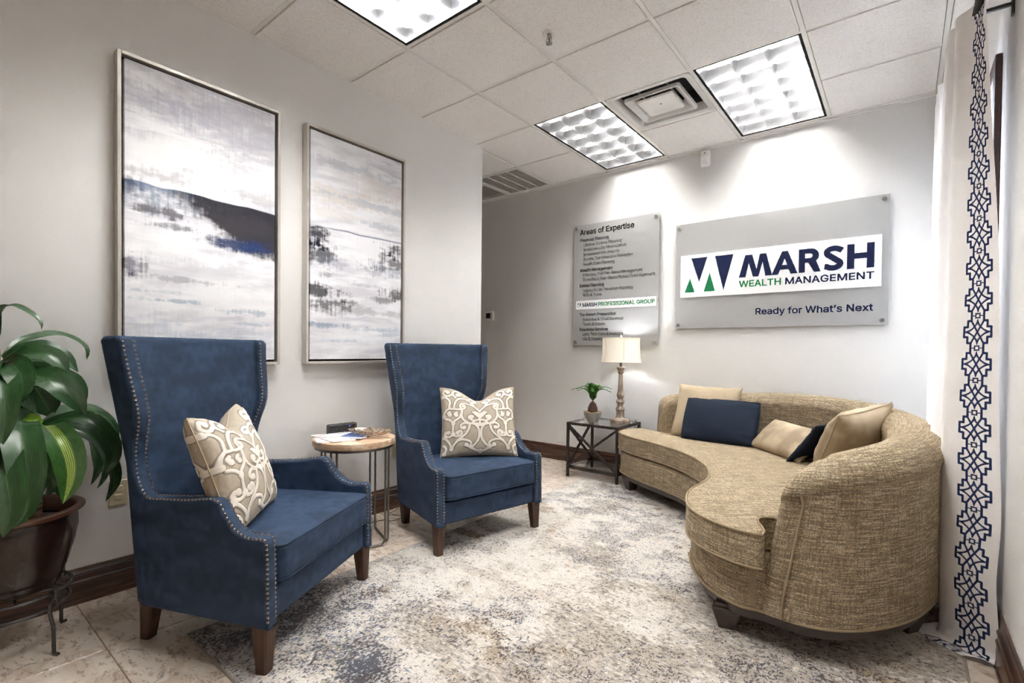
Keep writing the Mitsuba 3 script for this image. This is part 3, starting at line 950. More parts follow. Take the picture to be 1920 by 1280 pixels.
# ---------------------------------------------------------------- paintings
def streaks(u, v, s=1.0):
    return fbm(u * 3.2 * s + 2.0 * noise(v * 5), v * 26 * s, 0.0, 5)


def scumble(u, v):
    """Dry-brush raggedness: broad and fine sideways strokes crossed by faint upright scratches."""
    return (fbm(u * 6 + 3 + 2 * noise(v * 7, 2.0), v * 24, 4.0, 5) - .5) + .7 * (fbm(u * 24, v * 90, 9.0, 3) - .5) + .55 * (fbm(u * 80, v * 12, 6.0, 3) - .5)


def dab(u, v, cu, cv, ru, rv, rough=.5):
    """A brushed blotch with a ragged edge."""
    d = dr.sqrt(dr.square((u - cu) / ru) + dr.square((v - cv) / rv))
    return smoothstep(1.25, .25, d + 3.4 * rough * scumble(u + cu, v + cv))


def lay(c, col, t):
    return mix(c, col, dr.clip(t, 0, 1))


def ground(u, v, seed):
    s = streaks(u + seed, v + seed * 3, 1.0)
    s2 = fbm(u * 1.5 + seed * 7, v * 6, 2.0, 4)
    c = mix(srgb(204, 203, 212), srgb(236, 236, 241), smoothstep(.34, .64, .5 * s + .5 * s2))
    c = mix(c, srgb(244, 244, 248), .5 * smoothstep(.52, .68, fbm(u * 4 + seed, v * 55, 7.0, 4)))
    return c * (.95 + .05 * fbm(u * 14, v * 160, 5.0, 2) + .05 * fbm(u * 150, v * 20, 6.0, 2))


def art_one(p, n, uv):
    u, v = uv.x, uv.y
    c = ground(u, v, 1.7)
    c = lay(c, srgb(182, 182, 196), .55 * dab(u, v, .75, .10, .6, .10) + .45 * dab(u, v, .2, .13, .4, .05))
    c = lay(c, srgb(240, 240, 242), .75 * dab(u, v, .25, .29, .55, .06) + .5 * dab(u, v, .7, .32, .4, .04))
    c = lay(c, srgb(172, 168, 172), .6 * dab(u, v, .10, .365, .22, .022) + .55 * dab(u, v, .86, .365, .25, .025))
    line = .405 + .012 * (u - .5) + .008 * (noise(u * 9, 3.0) - .5)
    below = smoothstep(line - .002, line + .004, v)
    c = lay(c, srgb(84, 104, 138), .9 * below * smoothstep(line + .06, line + .005, v + .05 * scumble(u, v)))
    c = lay(c, srgb(122, 136, 152), .75 * below * dab(u, v, .22, .45, .34, .045))
    wedge_lo = .445 + .135 * smoothstep(.30, .85, u)
    body = below * smoothstep(wedge_lo + .025, wedge_lo - .025, v + .05 * scumble(u + 3, v)) * smoothstep(.22, .50, u + .22 * scumble(u, v + 5))
    c = lay(c, srgb(26, 23, 30), .98 * body)
    c = lay(c, srgb(22, 42, 84), .95 * dab(u, v, .70, .555, .24, .024, .35))
    c = lay(c, srgb(38, 38, 52), .75 * dab(u, v, .24, .485, .20, .018))
    c = lay(c, srgb(48, 52, 68), .7 * dab(u, v, .28, .528, .17, .014))
    c = lay(c, srgb(26, 36, 66), .6 * dab(u, v, .03, .43, .09, .035))
    c = lay(c, srgb(78, 78, 98), .75 * dab(u, v, .04, .665, .13, .035) + .4 * dab(u, v, .3, .705, .35, .01))
    c = lay(c, srgb(122, 146, 166), .6 * dab(u, v, .32, .778, .16, .008) + .5 * dab(u, v, .75, .80, .22, .012) + .35 * dab(u, v, .2, .75, .15, .006) + .4 * dab(u, v, .8, .845, .15, .007))
    c = lay(c, srgb(172, 182, 204), .4 * dab(u, v, .5, .92, .8, .08))
    return lay(c, srgb(242, 243, 247), .6 * dab(u, v, .45, .62, .5, .035) + .5 * dab(u, v, .6, .74, .5, .03))


def art_two(p, n, uv):
    u, v = uv.x, uv.y
    c = ground(u, v, 5.3)
    c = lay(c, srgb(214, 204, 196), .6 * dab(u, v, .25, .27, .45, .05) + .5 * dab(u, v, .75, .19, .4, .05) + .4 * dab(u, v, .3, .345, .3, .025))
    c = lay(c, srgb(176, 180, 190), .55 * dab(u, v, .35, .13, .5, .02) + .55 * dab(u, v, .65, .27, .5, .016) + .6 * dab(u, v, .72, .355, .3, .018))
    line = .412 + .006 * (noise(u * 8, 1.0) - .5)
    c = lay(c, srgb(92, 100, 128), .8 * smoothstep(.006, .001, dr.abs(v - line - .004)) * smoothstep(.05, .3, u + .25 * (streaks(u, v) - .5)))
    below = smoothstep(line - .004, line + .006, v)
    c = lay(c, srgb(18, 20, 34), below * (.95 * dab(u, v, .06, .45, .20, .05) + .85 * dab(u, v, .10, .53, .22, .045)))
    c = lay(c, srgb(120, 128, 150), .45 * dab(u, v, .30, .56, .2, .03))
    c = lay(c, srgb(26, 27, 36), below * (.9 * dab(u, v, .98, .455, .22, .035) + .75 * dab(u, v, .88, .52, .24, .04)))
    c = lay(c, srgb(96, 108, 130), .5 * dab(u, v, .9, .56, .3, .03))
    c = lay(c, srgb(112, 116, 132), .6 * dab(u, v, .20, .62, .10, .02) + .35 * dab(u, v, .55, .64, .22, .010))
    c = lay(c, srgb(34, 33, 40), .9 * dab(u, v, .08, .685, .22, .028) + .8 * dab(u, v, .12, .745, .24, .035) + .65 * dab(u, v, .43, .727, .10, .014))
    c = lay(c, srgb(36, 34, 38), .85 * dab(u, v, .98, .675, .20, .03) + .6 * dab(u, v, .78, .70, .14, .014))
    c = lay(c, srgb(140, 138, 142), .45 * dab(u, v, .6, .765, .5, .02))
    return lay(c, srgb(116, 142, 170), .7 * dab(u, v, .18, .833, .34, .014) + .4 * dab(u, v, .6, .845, .3, .012) + .3 * dab(u, v, .9, .86, .15, .02) + .3 * dab(u, v, .3, .90, .3, .01))


bsdf('painting_one', base_color=proc(art_one), roughness=.6, specular=.12)
bsdf('painting_two', base_color=proc(art_two), roughness=.6, specular=.12)
bsdf('champagne', base_color=rgb(196, 190, 182), roughness=.35, metallic=.5)


def picture(label, y0, y1, mat):
    t = thing('framed_painting', label, 'painting', 'abstract seascape paintings')
    z0, z1, d = 1.050, 2.499, .052
    x = LW + .002
    fw = .0165
    for m in (box(x, x + d, y0, y0 + fw, z0, z1, .0015), box(x, x + d, y1 - fw, y1, z0, z1, .0015), box(x, x + d, y0 + fw, y1 - fw, z0, z0 + fw, .0015), box(x, x + d, y0 + fw, y1 - fw, z1 - fw, z1, .0015)):
        add(t + '__frame_rail', m, 'champagne')
    add(t + '__backing', box(x, x + .012, y0 + fw, y1 - fw, z0 + fw, z1 - fw), 'black_gap')
    c0, c1, cz0, cz1 = y0 + .028, y1 - .028, z0 + .028, z1 - .028
    xc = x + d - .010
    V, f = box(x + .012, xc, c0, c1, cz0, cz1, .002)
    uv = np.c_[(V[:, 1] - y0) / (y1 - y0), (z1 - V[:, 2]) / (z1 - z0)]
    add(t + '__canvas', (V, f), mat, False, uv=uv)


picture('large abstract seascape with a broad dark navy band, behind the armchair near the plant', .633, 1.383, 'painting_one')
picture('pale grey abstract seascape with dark patches at its sides, nearer the wall end', 1.54, 2.287, 'painting_two')

# ---------------------------------------------------------------- company signs on the back wall
scene['frosted_acrylic'] = {'type': 'blendbsdf', 'weight': .80, 'a': {'type': 'thindielectric', 'int_ior': 1.49}, 'b': {'type': 'twosided', 'bsdf': {'type': 'principled', 'base_color': rgb(192, 191, 189), 'roughness': .10, 'specular': .5}}}
scene['clear_acrylic'] = {'type': 'thindielectric', 'int_ior': 1.49}
bsdf('sign_white', base_color=rgb(244, 244, 243), roughness=.35)
bsdf('ink_navy', base_color=rgb(16, 23, 50), roughness=.45, specular=.12)
bsdf('ink_black', base_color=rgb(12, 12, 15), roughness=.5, specular=.12)
bsdf('ink_green', base_color=rgb(26, 104, 64), roughness=.45, specular=.12)
YS = 4.322          # front face of the panels


def panel(t, x0, x1, z0, z1):
    add(t + '__panel', box(x0 + .013, x1 - .013, YS, YS + .006, z0 + .013, z1 - .013), 'frosted_acrylic')
    q = Polygon([(x0, z0), (x1, z0), (x1, z1), (x0, z1)], [[(x0 + .0132, z0 + .0132), (x1 - .0132, z0 + .0132), (x1 - .0132, z1 - .0132), (x0 + .0132, z1 - .0132)]])
    v, f = prism(q, 0, .006)
    add(t + '__clear_edge', (np.stack([v[:, 0], YS + .006 - v[:, 2], v[:, 1]], 1), f), 'clear_acrylic')
    for x in (x0 + .045, x1 - .045):
        for z in (z0 + .045, z1 - .045):
            c = lathe([(0.0001, -.012), (.012, -.012), (.0145, -.009), (.0145, 0), (.009, .001), (.009, .022), (.0001, .022)], 14)
            add(t + '__standoff', (np.stack([c[0][:, 0] + x, c[0][:, 2] + YS + .0, c[0][:, 1] + z], 1), c[1]), 'steel', 35)


def words(t, part, s, x0, x1, z, h, mat, bold=False, y=None, d=.0009):
    v, f = text(s, h, x1 - x0, bold, d)
    return add(t + '__' + part, (v + [x0, (YS if y is None else y), z], f), mat)


def flat(t, part, polys, mat, y, d=.002):
    ms = []
    for P in polys:
        P = np.array(P, float)
        g = Polygon(P) if not hasattr(P, 'geom_type') else P
        v, f = prism(g.buffer(0), 0, d)
        ms.append((np.stack([v[:, 0], y - v[:, 2], v[:, 1]], 1), f))
    v, f = cat(*ms)
    add(t + '__' + part, (v, f), mat)


t = thing('company_sign', 'wide frosted acrylic sign with large white logo board above the sofa', 'sign')
panel(t, -1.603, -.070, 1.340, 2.278)
YB = YS - .012
add(t + '__logo_board', box(-1.541, -.124, YB, YS - .0005, 1.622, 1.988, .001), 'sign_white')
YF = YB - .0002
flat(t, 'navy_triangle', [[(-1.446, 1.957), (-1.379, 1.752), (-1.314, 1.957)]], 'ink_navy', YF)
flat(t, 'navy_triangle', [[(-1.249, 1.957), (-1.179, 1.668), (-1.105, 1.957)]], 'ink_navy', YF)
flat(t, 'green_triangle', [[(-1.500, 1.665), (-1.417, 1.665), (-1.457, 1.783)]], 'ink_green', YF)
flat(t, 'green_triangle', [[(-1.338, 1.665), (-1.247, 1.665), (-1.292, 1.821)]], 'ink_green', YF)
z0, z1 = 1.760, 1.937
flat(t, 'letter_m', [[(-1.058, z0), (-1.013, z1), (-.962, z1), (-.928, z0 + .055), (-.905, z1), (-.860, z1), (-.815, z0), (-.862, z0), (-.884, z1 - .062), (-.913, z0), (-.953, z0), (-.986, z1 - .062), (-1.010, z0)]], 'ink_navy', YF)


def glyph(x0, x1, outer, holes=()):
    w, h = x1 - x0, z1 - z0
    m = lambda P: [(x0 + a * w, z0 + b * h) for a, b in P]
    return Polygon(m(outer), [m(q) for q in holes])


def flat_poly(t, part, g, mat, y):
    v, f = prism(g, 0, .002)
    add(t + '__' + part, (np.stack([v[:, 0], y - v[:, 2], v[:, 1]], 1), f), mat)


arc = lambda cx, cy, rx, ry, a0, a1, n=14: [(cx + rx * math.cos(math.radians(a)), cy + ry * math.sin(math.radians(a))) for a in np.linspace(a0, a1, n)]
flat_poly(t, 'letter_a', glyph(-.818, -.640, [(0, 0), (.40, 1), (.62, 1), (1, 0), (.74, 0), (.66, .21), (.33, .21), (.25, 0)], [[(.40, .40), (.60, .40), (.50, .70)]]), 'ink_navy', YF)
flat_poly(t, 'letter_r', glyph(-.632, -.488, [(0, 0), (0, 1), (.55, 1)] + arc(.55, .70, .36, .30, 90, -50) + [(1.0, 0), (.70, 0), (.44, .41), (.28, .41), (.28, 0)], [[(.28, .60), (.28, .80)] + [(.50, .80)] + arc(.50, .70, .13, .10, 90, -90, 8) + [(.50, .60)]]), 'ink_navy', YF)
s_mid = arc(.52, .735, .30, .165, 25, 225, 16) + arc(.50, .27, .33, .17, 45, -150, 18)
s_line = np.array([(.90, .80)] + arc(.53, .745, .33, .165, 35, 235, 16)[1:] + arc(.48, .265, .34, .165, 50, -145, 18) + [(.10, .18)])
from shapely.geometry import LineString
sx = LineString([(-.478 + a * .135, z0 + b * (z1 - z0)) for a, b in s_line]).buffer(.0195, cap_style='flat')
flat_poly(t, 'letter_s', sx, 'ink_navy', YF)
flat_poly(t, 'letter_h', glyph(-.326, -.166, [(0, 0), (0, 1), (.27, 1), (.27, .62), (.73, .62), (.73, 1), (1, 1), (1, 0), (.73, 0), (.73, .40), (.27, .40), (.27, 0)]), 'ink_navy', YF)
words(t, 'green_lettering', 'WEALTH', -1.057, -.752, 1.682, .049, 'ink_green', True, YF - .0008)
words(t, 'navy_lettering', 'MANAGEMENT', -.722, -.165, 1.681, .049, 'ink_navy', True, YF - .0008)
tag(words(t, 'lettering', 'Ready for What’s Next', -.933, -.168, 1.455, .049, 'ink_navy', True, YS - .001), kind='stuff')

t = thing('services_sign', 'tall frosted acrylic sign listing areas of expertise, behind the table lamp', 'sign')
panel(t, -2.655, -1.730, 1.190, 2.425)
y_ = YS - .001
words(t, 'heading_lettering', 'Areas of Expertise', -2.573, -1.988, 2.312, .052, 'ink_black', True, y_)
for s, x1, z in (('Financial Planning', -2.251, 2.244), ('Wealth Management', -2.205, 1.942), ('Estate Planning', -2.297, 1.788), ('Tax Return Preparation', -2.166, 1.497), ('Insurance Services', -2.247, 1.348)):
    words(t, 'bold_lettering', s, -2.568, x1, z, .030, 'ink_black', True, y_)
for s, x1, z in (('Lifetime Income Planning', -2.116, 2.195), ('Social Security Maximization', -2.067, 2.148), ('Investment Risk Analysis', -2.136, 2.099), ('Income Tax Reduction Strategies', -2.001, 2.051), ('Health Care Planning', -2.188, 2.002),
                 ('Fiduciary, Flat Fee-Based Management', -1.902, 1.895), ('Diversified, Risk-Based Mutual Fund Approach', -1.780, 1.847), ('Legacy & Life Transition Planning', -1.996, 1.739), ('Wills & Trusts', -2.320, 1.693),
                 ('Individual & Small Business', -2.088, 1.450), ('Trusts & Estates', -2.278, 1.401), ('Long Term Care & Medicare', -2.086, 1.303), ('Life & Disability', -2.279, 1.254)):
    words(t, 'small_lettering', s, -2.530, x1, z, .030, 'ink_black', False, y_)
add(t + '__logo_board', box(-2.610, -1.760, YS - .006, YS - .0005, 1.564, 1.652, .0008), 'sign_white')
yb = YS - .0062
for q, w, zz in ((0, .016, .0), (1, .019, 0)):
    x = -2.582 + q * .026
    flat(t, 'navy_triangle', [[(x - w / 2, 1.627), (x, 1.606 - q * .012), (x + w / 2, 1.627)]], 'ink_navy', yb, .001)
    flat(t, 'green_triangle', [[(x - .017, 1.592), (x - .007, 1.592), (x - .012, 1.604 + q * .004)]], 'ink_green', yb, .001)
words(t, 'navy_lettering', 'MARSH', -2.530, -2.367, 1.590, .036, 'ink_navy', True, yb - .001)
words(t, 'green_lettering', 'PROFESSIONAL GROUP', -2.354, -1.776, 1.591, .036, 'ink_green', True, yb - .001)

# ---------------------------------------------------------------- small fittings
t = thing('thermostat', 'small beige thermostat with dark display on the back wall beyond the white wall', 'thermostat')
xc, zc = back = (-3.785, 1.546)
add(t + '__case', box(xc - .062, xc + .058, BW - .028, BW, zc - .052, zc + .052, .006), 'white_plastic')
add(t + '__display', box(xc - .048, xc + .018, BW - .0295, BW - .027, zc - .030, zc + .030, .001), 'ink_black')
for k in range(4):
    add(t + '__button', box(xc + .030, xc + .048, BW - .030, BW - .027, zc + .024 - k * .016, zc + .032 - k * .016, .001), 'beige_plastic')

t = thing('motion_detector', 'white motion detector high on the back wall between the ceiling lights', 'motion detector')
add(t + '__case', box(-1.392, -1.306, BW - .048, BW, 2.735, 2.872, .014), 'white_plastic', 30)
add(t + '__lens', box(-1.378, -1.320, BW - .054, BW - .046, 2.755, 2.815, .008), 'sign_white', 30)
add(t + '__indicator', lathe([(.0001, -.004), (.005, -.003), (.005, .002)], 10)[0] @ np.array([[1, 0, 0], [0, 0, 1], [0, 1, 0.0]]) + [-1.349, BW - .048, 2.85] if False else box(-1.353, -1.345, BW - .0505, BW - .047, 2.838, 2.846, .001), 'ink_black')

t = thing('sprinkler', 'chrome fire sprinkler hanging from the ceiling board', 'sprinkler')
sx_, sy_ = -1.546, 2.244
add(t + '__escutcheon', lathe([(.0001, H - .010), (.012, H - .013), (.030, H - .017), (.036, H - .011), (.038, H - .0068)], 28, (sx_, sy_, 0)), 'white_metal', 40)
add(t + '__body', lathe([(.0001, H - .036), (.008, H - .036), (.009, H - .026), (.012, H - .024), (.012, H - .012)], 14, (sx_, sy_, 0)), 'steel', 40)
for s in (-1, 1):
    add(t + '__arm', tube(catmull([(sx_ + s * .010, sy_, H - .028), (sx_ + s * .016, sy_, H - .045), (sx_ + s * .006, sy_, H - .062)], 10), .0025, 6), 'steel', 60)
add(t + '__bulb', lathe([(.0001, H - .060), (.003, H - .056), (.003, H - .038), (.0001, H - .036)], 8, (sx_, sy_, 0)), 'ink_black', 60)
teeth = [(r, a) for a in range(24) for r in (.013,)]
add(t + '__deflector', lathe([(.0001, H - .066), (.018, H - .0645), (.018, H - .0625), (.0001, H - .062)], 16, (sx_, sy_, 0)), 'steel', 30)


def diffuser():
    t = thing('air_diffuser', 'square stepped white air diffuser in the ceiling between two louvred lights', 'air vent')
    x0, y0 = GX + TILE, GY + 2 * TILE
    cx, cy = x0 + TILE / 2, y0 + TILE / 2

    def ringmesh(prof, rc=.02):
        # a square profile (half size, z) swept round with rounded corners
        V = []
        for h_, z in prof:
            r = min(rc, h_ * .5)
            P = []
            for sx, sy, a0 in ((1, 1, 0), (-1, 1, 90), (-1, -1, 180), (1, -1, 270)):
                for a in np.linspace(a0, a0 + 90, 5):
                    P.append((cx + sx * (h_ - r) + r * math.cos(math.radians(a)), cy + sy * (h_ - r) + r * math.sin(math.radians(a)), z))
            V.append(P)
        V = np.array(V); n = V.shape[1]
        return V.reshape(-1, 3), grid_faces(len(V), n, False, True)
    add(t + '__outer_pan', ringmesh([(.292, H + .012), (.292, H - .004), (.258, H - .004), (.250, H + .004), (.236, H + .032), (.230, H + .05)], .03), 'vent_metal', 40)
    add(t + '__middle_cone', ringmesh([(.196, H + .012), (.194, H - .008), (.182, H - .010), (.146, H + .020), (.128, H + .050)], .02), 'vent_metal', 40)
    add(t + '__center_plate', cat(ringmesh([(.128, H + .006), (.126, H - .004), (.118, H - .008), (.055, H + .004), (.001, H + .005)], .016)), 'white_metal', 40)
    add(t + '__screw', lathe([(.0001, H + .001), (.006, H + .003), (.006, H + .008)], 10, (cx, cy, 0)), 'ink_black')
    add(t + '__duct', ringmesh([(.230, H + .050), (.225, H + .15), (.001, H + .15)], .03), 'dark_duct')
    for s in (-1, 1):
        add(t + '__strut', bar((cx + s * .10, cy - .19, H + .05), (cx + s * .10, cy + .19, H + .05), .012, .004), 'vent_metal')


diffuser()
t = thing('return_vent', 'flat slotted return air grille in the ceiling near the end of the white wall', 'air vent')
x0, x1, y0, y1 = GX - 2 * TILE + .014, GX - TILE - .014, GY + 3 * TILE + .014, BW - .03
add(t + '__frame', cat(box(x0, x1, y0, y0 + .045, H - .004, H + .01, .002), box(x0, x1, y1 - .03, y1, H - .004, H + .01, .002), box(x0, x0 + .04, y0, y1, H - .004, H + .01, .002), box(x1 - .04, x1, y0, y1, H - .004, H + .01, .002)), 'white_metal')
add(t + '__backing', box(x0, x1, y0, y1, H + .03, H + .035), 'vent_metal')
for k in range(3):
    xm = x0 + .04 + (x1 - x0 - .08) * (k + 1) / 4
    add(t + '__mullion', box(xm - .006, xm + .006, y0 + .04, y1 - .03, H - .004, H + .016, .001), 'white_metal')
nb = 46
V, f = [], []
for k in range(nb):
    yy = y0 + .05 + (y1 - y0 - .085) * k / (nb - 1)
    v, q = box(x0 + .04, x1 - .04, yy - .0014, yy + .0014, H - .002, H + .012)
    v = v.copy(); v[:, 1] += (v[:, 2] - H) * 1.1
    V.append((v, q))
k = add(t + '__louver', cat(*V), 'white_metal')
tag(k, kind='stuff')


def outlet(y, z, label, plug=False):
    t = thing('wall_outlet', label, 'outlet')
    x = LW
    add(t + '__plate', box(x, x + .006, y - .036, y + .036, z - .058, z + .058, .002), 'beige_plastic')
    for dz in (-.020, .020):
        add(t + '__socket', box(x + .005, x + .0085, y - .016, y + .016, z + dz - .013, z + dz + .013, .002), 'beige_plastic')
    if plug:
        add(t + '__plug', box(x + .008, x + .05, y - .02, y + .022, z + .002, z + .045, .006), 'beige_plastic')


outlet(.648, .462, 'beige wall outlet half hidden behind the armchair near the plant')
outlet(2.258, .425, 'beige wall outlet with a plug, between the round side table and the armchair', True)

# ---------------------------------------------------------------- black metal end table with glass
bsdf('pale_wood', base_color=wood(srgb(186, 150, 120), srgb(222, 194, 166), 'x', .6), roughness=.45)
scene['table_glass'] = {'type': 'dielectric', 'int_ior': 1.5}
t = thing('end_table', 'black metal end table with glass top and crossed side bars, beside the sofa', 'end table')
ex0, ex1, ey0, ey1, ez = -2.383, -1.892, 3.832, 4.282, .496
s_ = .022
for x, y in ((ex0, ey0), (ex1, ey0), (ex0, ey1), (ex1, ey1)):
    zb = Z_RUG if x > -2.2 and y < 3.88 else 0
    add(t + '__leg', box(x - s_ / 2, x + s_ / 2, y - s_ / 2, y + s_ / 2, zb, ez, .002), 'bronze')
for z in (.085, ez - .011):
    for a, b in (((ex0, ey0), (ex1, ey0)), ((ex0, ey1), (ex1, ey1)), ((ex0, ey0), (ex0, ey1)), ((ex1, ey0), (ex1, ey1))):
        add(t + '__rail', bar((*a, z), (*b, z), s_ * .95), 'bronze')
for a, b in (((ex0, ey0), (ex1, ey0)), ((ex1, ey0), (ex1, ey1)), ((ex0, ey0), (ex0, ey1))):
    n_ = np.array([b[1] - a[1], -(b[0] - a[0]), 0]); n_ /= np.linalg.norm(n_)
    for (p, q), o in ((((*a, .095), (*b, ez - .025)), .003), (((*a, ez - .025), (*b, .095)), -.003)):
        add(t + '__cross_bar', bar(np.array(p) + n_ * o, np.array(q) + n_ * o, .018), 'bronze')
add(t + '__glass_top', box(ex0 + .009, ex1 - .009, ey0 + .009, ey1 - .009, ez - .0055, ez + .0005, .001), 'table_glass')
add(t + '__glass_shelf', box(ex0 + .010, ex1 - .010, ey0 + .010, ey1 - .010, .0965, .1025, .001), 'table_glass')
ET = ez + .0012

# ---------------------------------------------------------------- table lamp
def m_drift(p, n, uv):
    w = fbm(p.x * 70, p.y * 70, p.z * 9, 3)
    return mix(srgb(116, 102, 90), srgb(160, 146, 132), smoothstep(.3, .7, w))


bsdf('grey_wood', base_color=proc(m_drift), roughness=.6)
scene['shade_linen'] = {'type': 'principledthin', 'base_color': rgb(236, 226, 206), 'roughness': .9, 'diff_trans': .06, 'spec_trans': 0.0}
bsdf('cream_trim', base_color=rgb(226, 212, 188), roughness=.8)
t = thing('table_lamp', 'turned grey wood table lamp with cream linen shade on the end table', 'lamp')
lx, ly = -1.985, 4.075
prof = [(60, 476, 0), (480, 58), (496, 58), (506, 45), (530, 35), (540, 40), (548, 43), (556, 38), (562, 30), (580, 24), (588, 28), (594, 31), (600, 28), (640, 28), (700, 30), (760, 33), (800, 37), (822, 40), (830, 46), (842, 51), (852, 50), (866, 44), (888, 36), (900, 36), (908, 42), (922, 52), (935, 57), (950, 53), (968, 42), (985, 37), (1000, 42), (1012, 50), (1026, 60), (1040, 61), (1050, 54), (1058, 49), (1120, 52), (1134, 56), (1144, 64), (1152, 76), (1158, 110), (1162, 122), (1170, 128), (1186, 130), (1198, 127), (1206, 129), (1218, 128)]
sc = (1.006 - ET) / (1219 - 478)
pts = [(.0001, ET + (1219 - 476) * sc)] + [(w / 1479, ET + (1219 - y) * sc) for y, w in prof[1:]] + [(.0001, ET)]
add(t + '__base', lathe(pts, 40, (lx, ly, 0)), 'grey_wood', 35)
add(t + '__stem', tube([(lx, ly, 1.0), (lx, ly, 1.12)], .011, 12), 'bronze', 50)
add(t + '__socket', lathe([(.0001, 1.10), (.018, 1.10), (.018, 1.145), (.0001, 1.145)], 14, (lx, ly, 0)), 'bronze', 40)
zs0, zs1 = 1.046, 1.268
k = np.linspace(0, 1, 24)
shp = np.interp(k, [0, .06, .2, .45, .75, 1], [.1785, .1755, .170, .166, .165, .165])
shade = [(r, zs0 + (zs1 - zs0) * q) for r, q in zip(shp, k)]
a, f = lathe(shade, 64, (lx, ly, 0))
add(t + '__shade', (a, f), 'shade_linen', True)
for z, r in ((zs0 + .003, .1792), (zs1 - .003, .1658)):
    add(t + '__shade_rim', tube([(lx + r * math.cos(q), ly + r * math.sin(q), z) for q in np.linspace(0, 2 * np.pi, 64, endpoint=False)], .0032, 6, True), 'cream_trim', 60)
for q in np.arange(6) * np.pi / 3 - .98:
    add(t + '__shade_rib', tube([(lx + (r + .001) * math.cos(q), ly + (r + .001) * math.sin(q), z) for r, z in shade], .0022, 5), 'cream_trim', 60)
for q in (0, 2.094, 4.189):
    add(t + '__harp', tube([(lx, ly, zs1 - .012), (lx + .164 * math.cos(q), ly + .164 * math.sin(q), zs1 - .006)], .0018, 5), 'bronze')
add(t + '__finial', lathe([(.0001, zs1 + .026), (.006, zs1 + .022), (.008, zs1 + .014), (.004, zs1 + .006), (.006, zs1), (.004, zs1 - .014), (.0001, zs1 - .014)], 12, (lx, ly, 0)), 'cream_trim', 60)
e = add(t + '__bulb', outward(tuple(lathe([(.0001, 1.145), (.012, 1.146), (.016, 1.16), (.027, 1.18), (.030, 1.198), (.024, 1.218), (.012, 1.230), (.0001, 1.233)], 14, (0, 0, 0)))), 'white_plastic', True)
scene[e]['to_world'] = T().translate([lx, ly, 0])
scene[e]['emitter'] = {'type': 'area', 'radiance': {'type': 'rgb', 'value': [BULB * .93, BULB * .97, BULB * 1.06]}}
add(t + '__cord', tube(catmull([(lx + .08, ly, ET + .006), (lx + .115, ly - .02, ET + .006), (lx + .135, ly + .05, ET + .006), (lx + .10, ly + .12, ET + .006), (lx + .04, ly + .235, ET + .0065), (lx + .03, ly + .247, .42), (lx + .03, ly + .25, .2)], 40), .0028, 6), 'iron', 60)

# ---------------------------------------------------------------- little cycad
rng = random.Random(4)
bsdf('grey_glaze', base_color=rgb(158, 154, 146), roughness=.3)
bsdf('cork_bark', base_color=rgb(74, 50, 38), roughness=.9)
bsdf('gravel_tan', base_color=rgb(204, 170, 120), roughness=.8)
scene['frond_leaf'] = {'type': 'principledthin', 'base_color': rgb(52, 84, 40), 'roughness': .5, 'diff_trans': .3}
t = thing('potted_cycad', 'small cycad palm in a grey bowl on the end table', 'potted plant')
px, py = -2.216, 3.985
add(t + '__bowl', lathe([(.0001, ET), (.046, ET), (.048, ET + .004), (.062, ET + .028), (.076, ET + .056), (.083, ET + .084), (.085, ET + .092), (.082, ET + .094), (.078, ET + .088), (.074, ET + .078), (.0001, ET + .078)], 40, (px, py, 0)), 'grey_glaze', 40)
st = []
for i in range(130):
    r, a = .074 * math.sqrt(rng.random()), rng.random() * 6.283
    c = np.array([px + r * math.cos(a), py + r * math.sin(a), ET + .080 + .006 * rng.random() + .012 * (1 - r / .074)])
    st.append(hull(c + np.random.RandomState(i).normal(0, .0042, (8, 3))))
k = add(t + '__gravel', cat(*st), 'gravel_tan')
tag(k, kind='stuff')
add(t + '__trunk', lathe([(.0001, ET + .07), (.036, ET + .075), (.043, ET + .100), (.040, ET + .130), (.028, ET + .158), (.014, ET + .185), (.0001, ET + .188)], 20, (px, py, 0)), 'cork_bark', 40)
sc_ = []
for i in range(70):
    a, q = i * 2.39996, i / 70
    zz = ET + .085 + q * .085
    r = np.interp(zz - ET, [.07, .10, .13, .158, .185], [.036, .043, .040, .028, .014])
    d = np.array([math.cos(a), math.sin(a), 0])
    c = np.array([px, py, zz]) + d * r
    tg = np.array([-d[1], d[0], 0])
    sc_.append(hull([c - tg * .006 - d * .006, c + tg * .006 - d * .006, c - d * .004 + [0, 0, -.006], c + d * .011 + [0, 0, .012]]))
add(t + '__scale', cat(*sc_), 'cork_bark')


def frond(az, length, rise, droop):
    d = np.array([math.cos(az), math.sin(az), 0])
    s = np.linspace(0, 1, 16)
    P = np.array([px, py, ET + .18]) + np.outer(length * (s ** 1.1) * (.35 + .65 * s), d) + np.outer(rise * np.sin(s * np.pi * .62) - droop * s ** 3, [0, 0, 1])
    P = P + np.outer(.0 * s, d)
    ms = [tube(P, np.linspace(.0028, .001, 16), 5)]
    for i in range(3, 46):
        q = i / 46
        c = np.array([np.interp(q, s, P[:, k]) for k in range(3)])
        tt = np.array([np.interp(min(q + .03, 1), s, P[:, k]) for k in range(3)]) - c
        tt /= np.linalg.norm(tt) + 1e-9
        side = np.cross(tt, [0, 0, 1.0]); side /= np.linalg.norm(side) + 1e-9
        up = np.cross(side, tt)
        ln = .040 * (.35 + .65 * math.sin(min(1, q * 1.25 + .12) * np.pi)) + .006
        for sg in (-1, 1):
            e_ = c + side * sg * ln + tt * ln * .75 + up * ln * .30
            w = tt * .0030
            ms.append((np.array([c - w, c + w, e_, (c + e_) / 2 + w * .9 + up * .001]), np.array([[0, 1, 3], [0, 3, 2]])))
    add(t + '__frond', cat(*ms), 'frond_leaf')


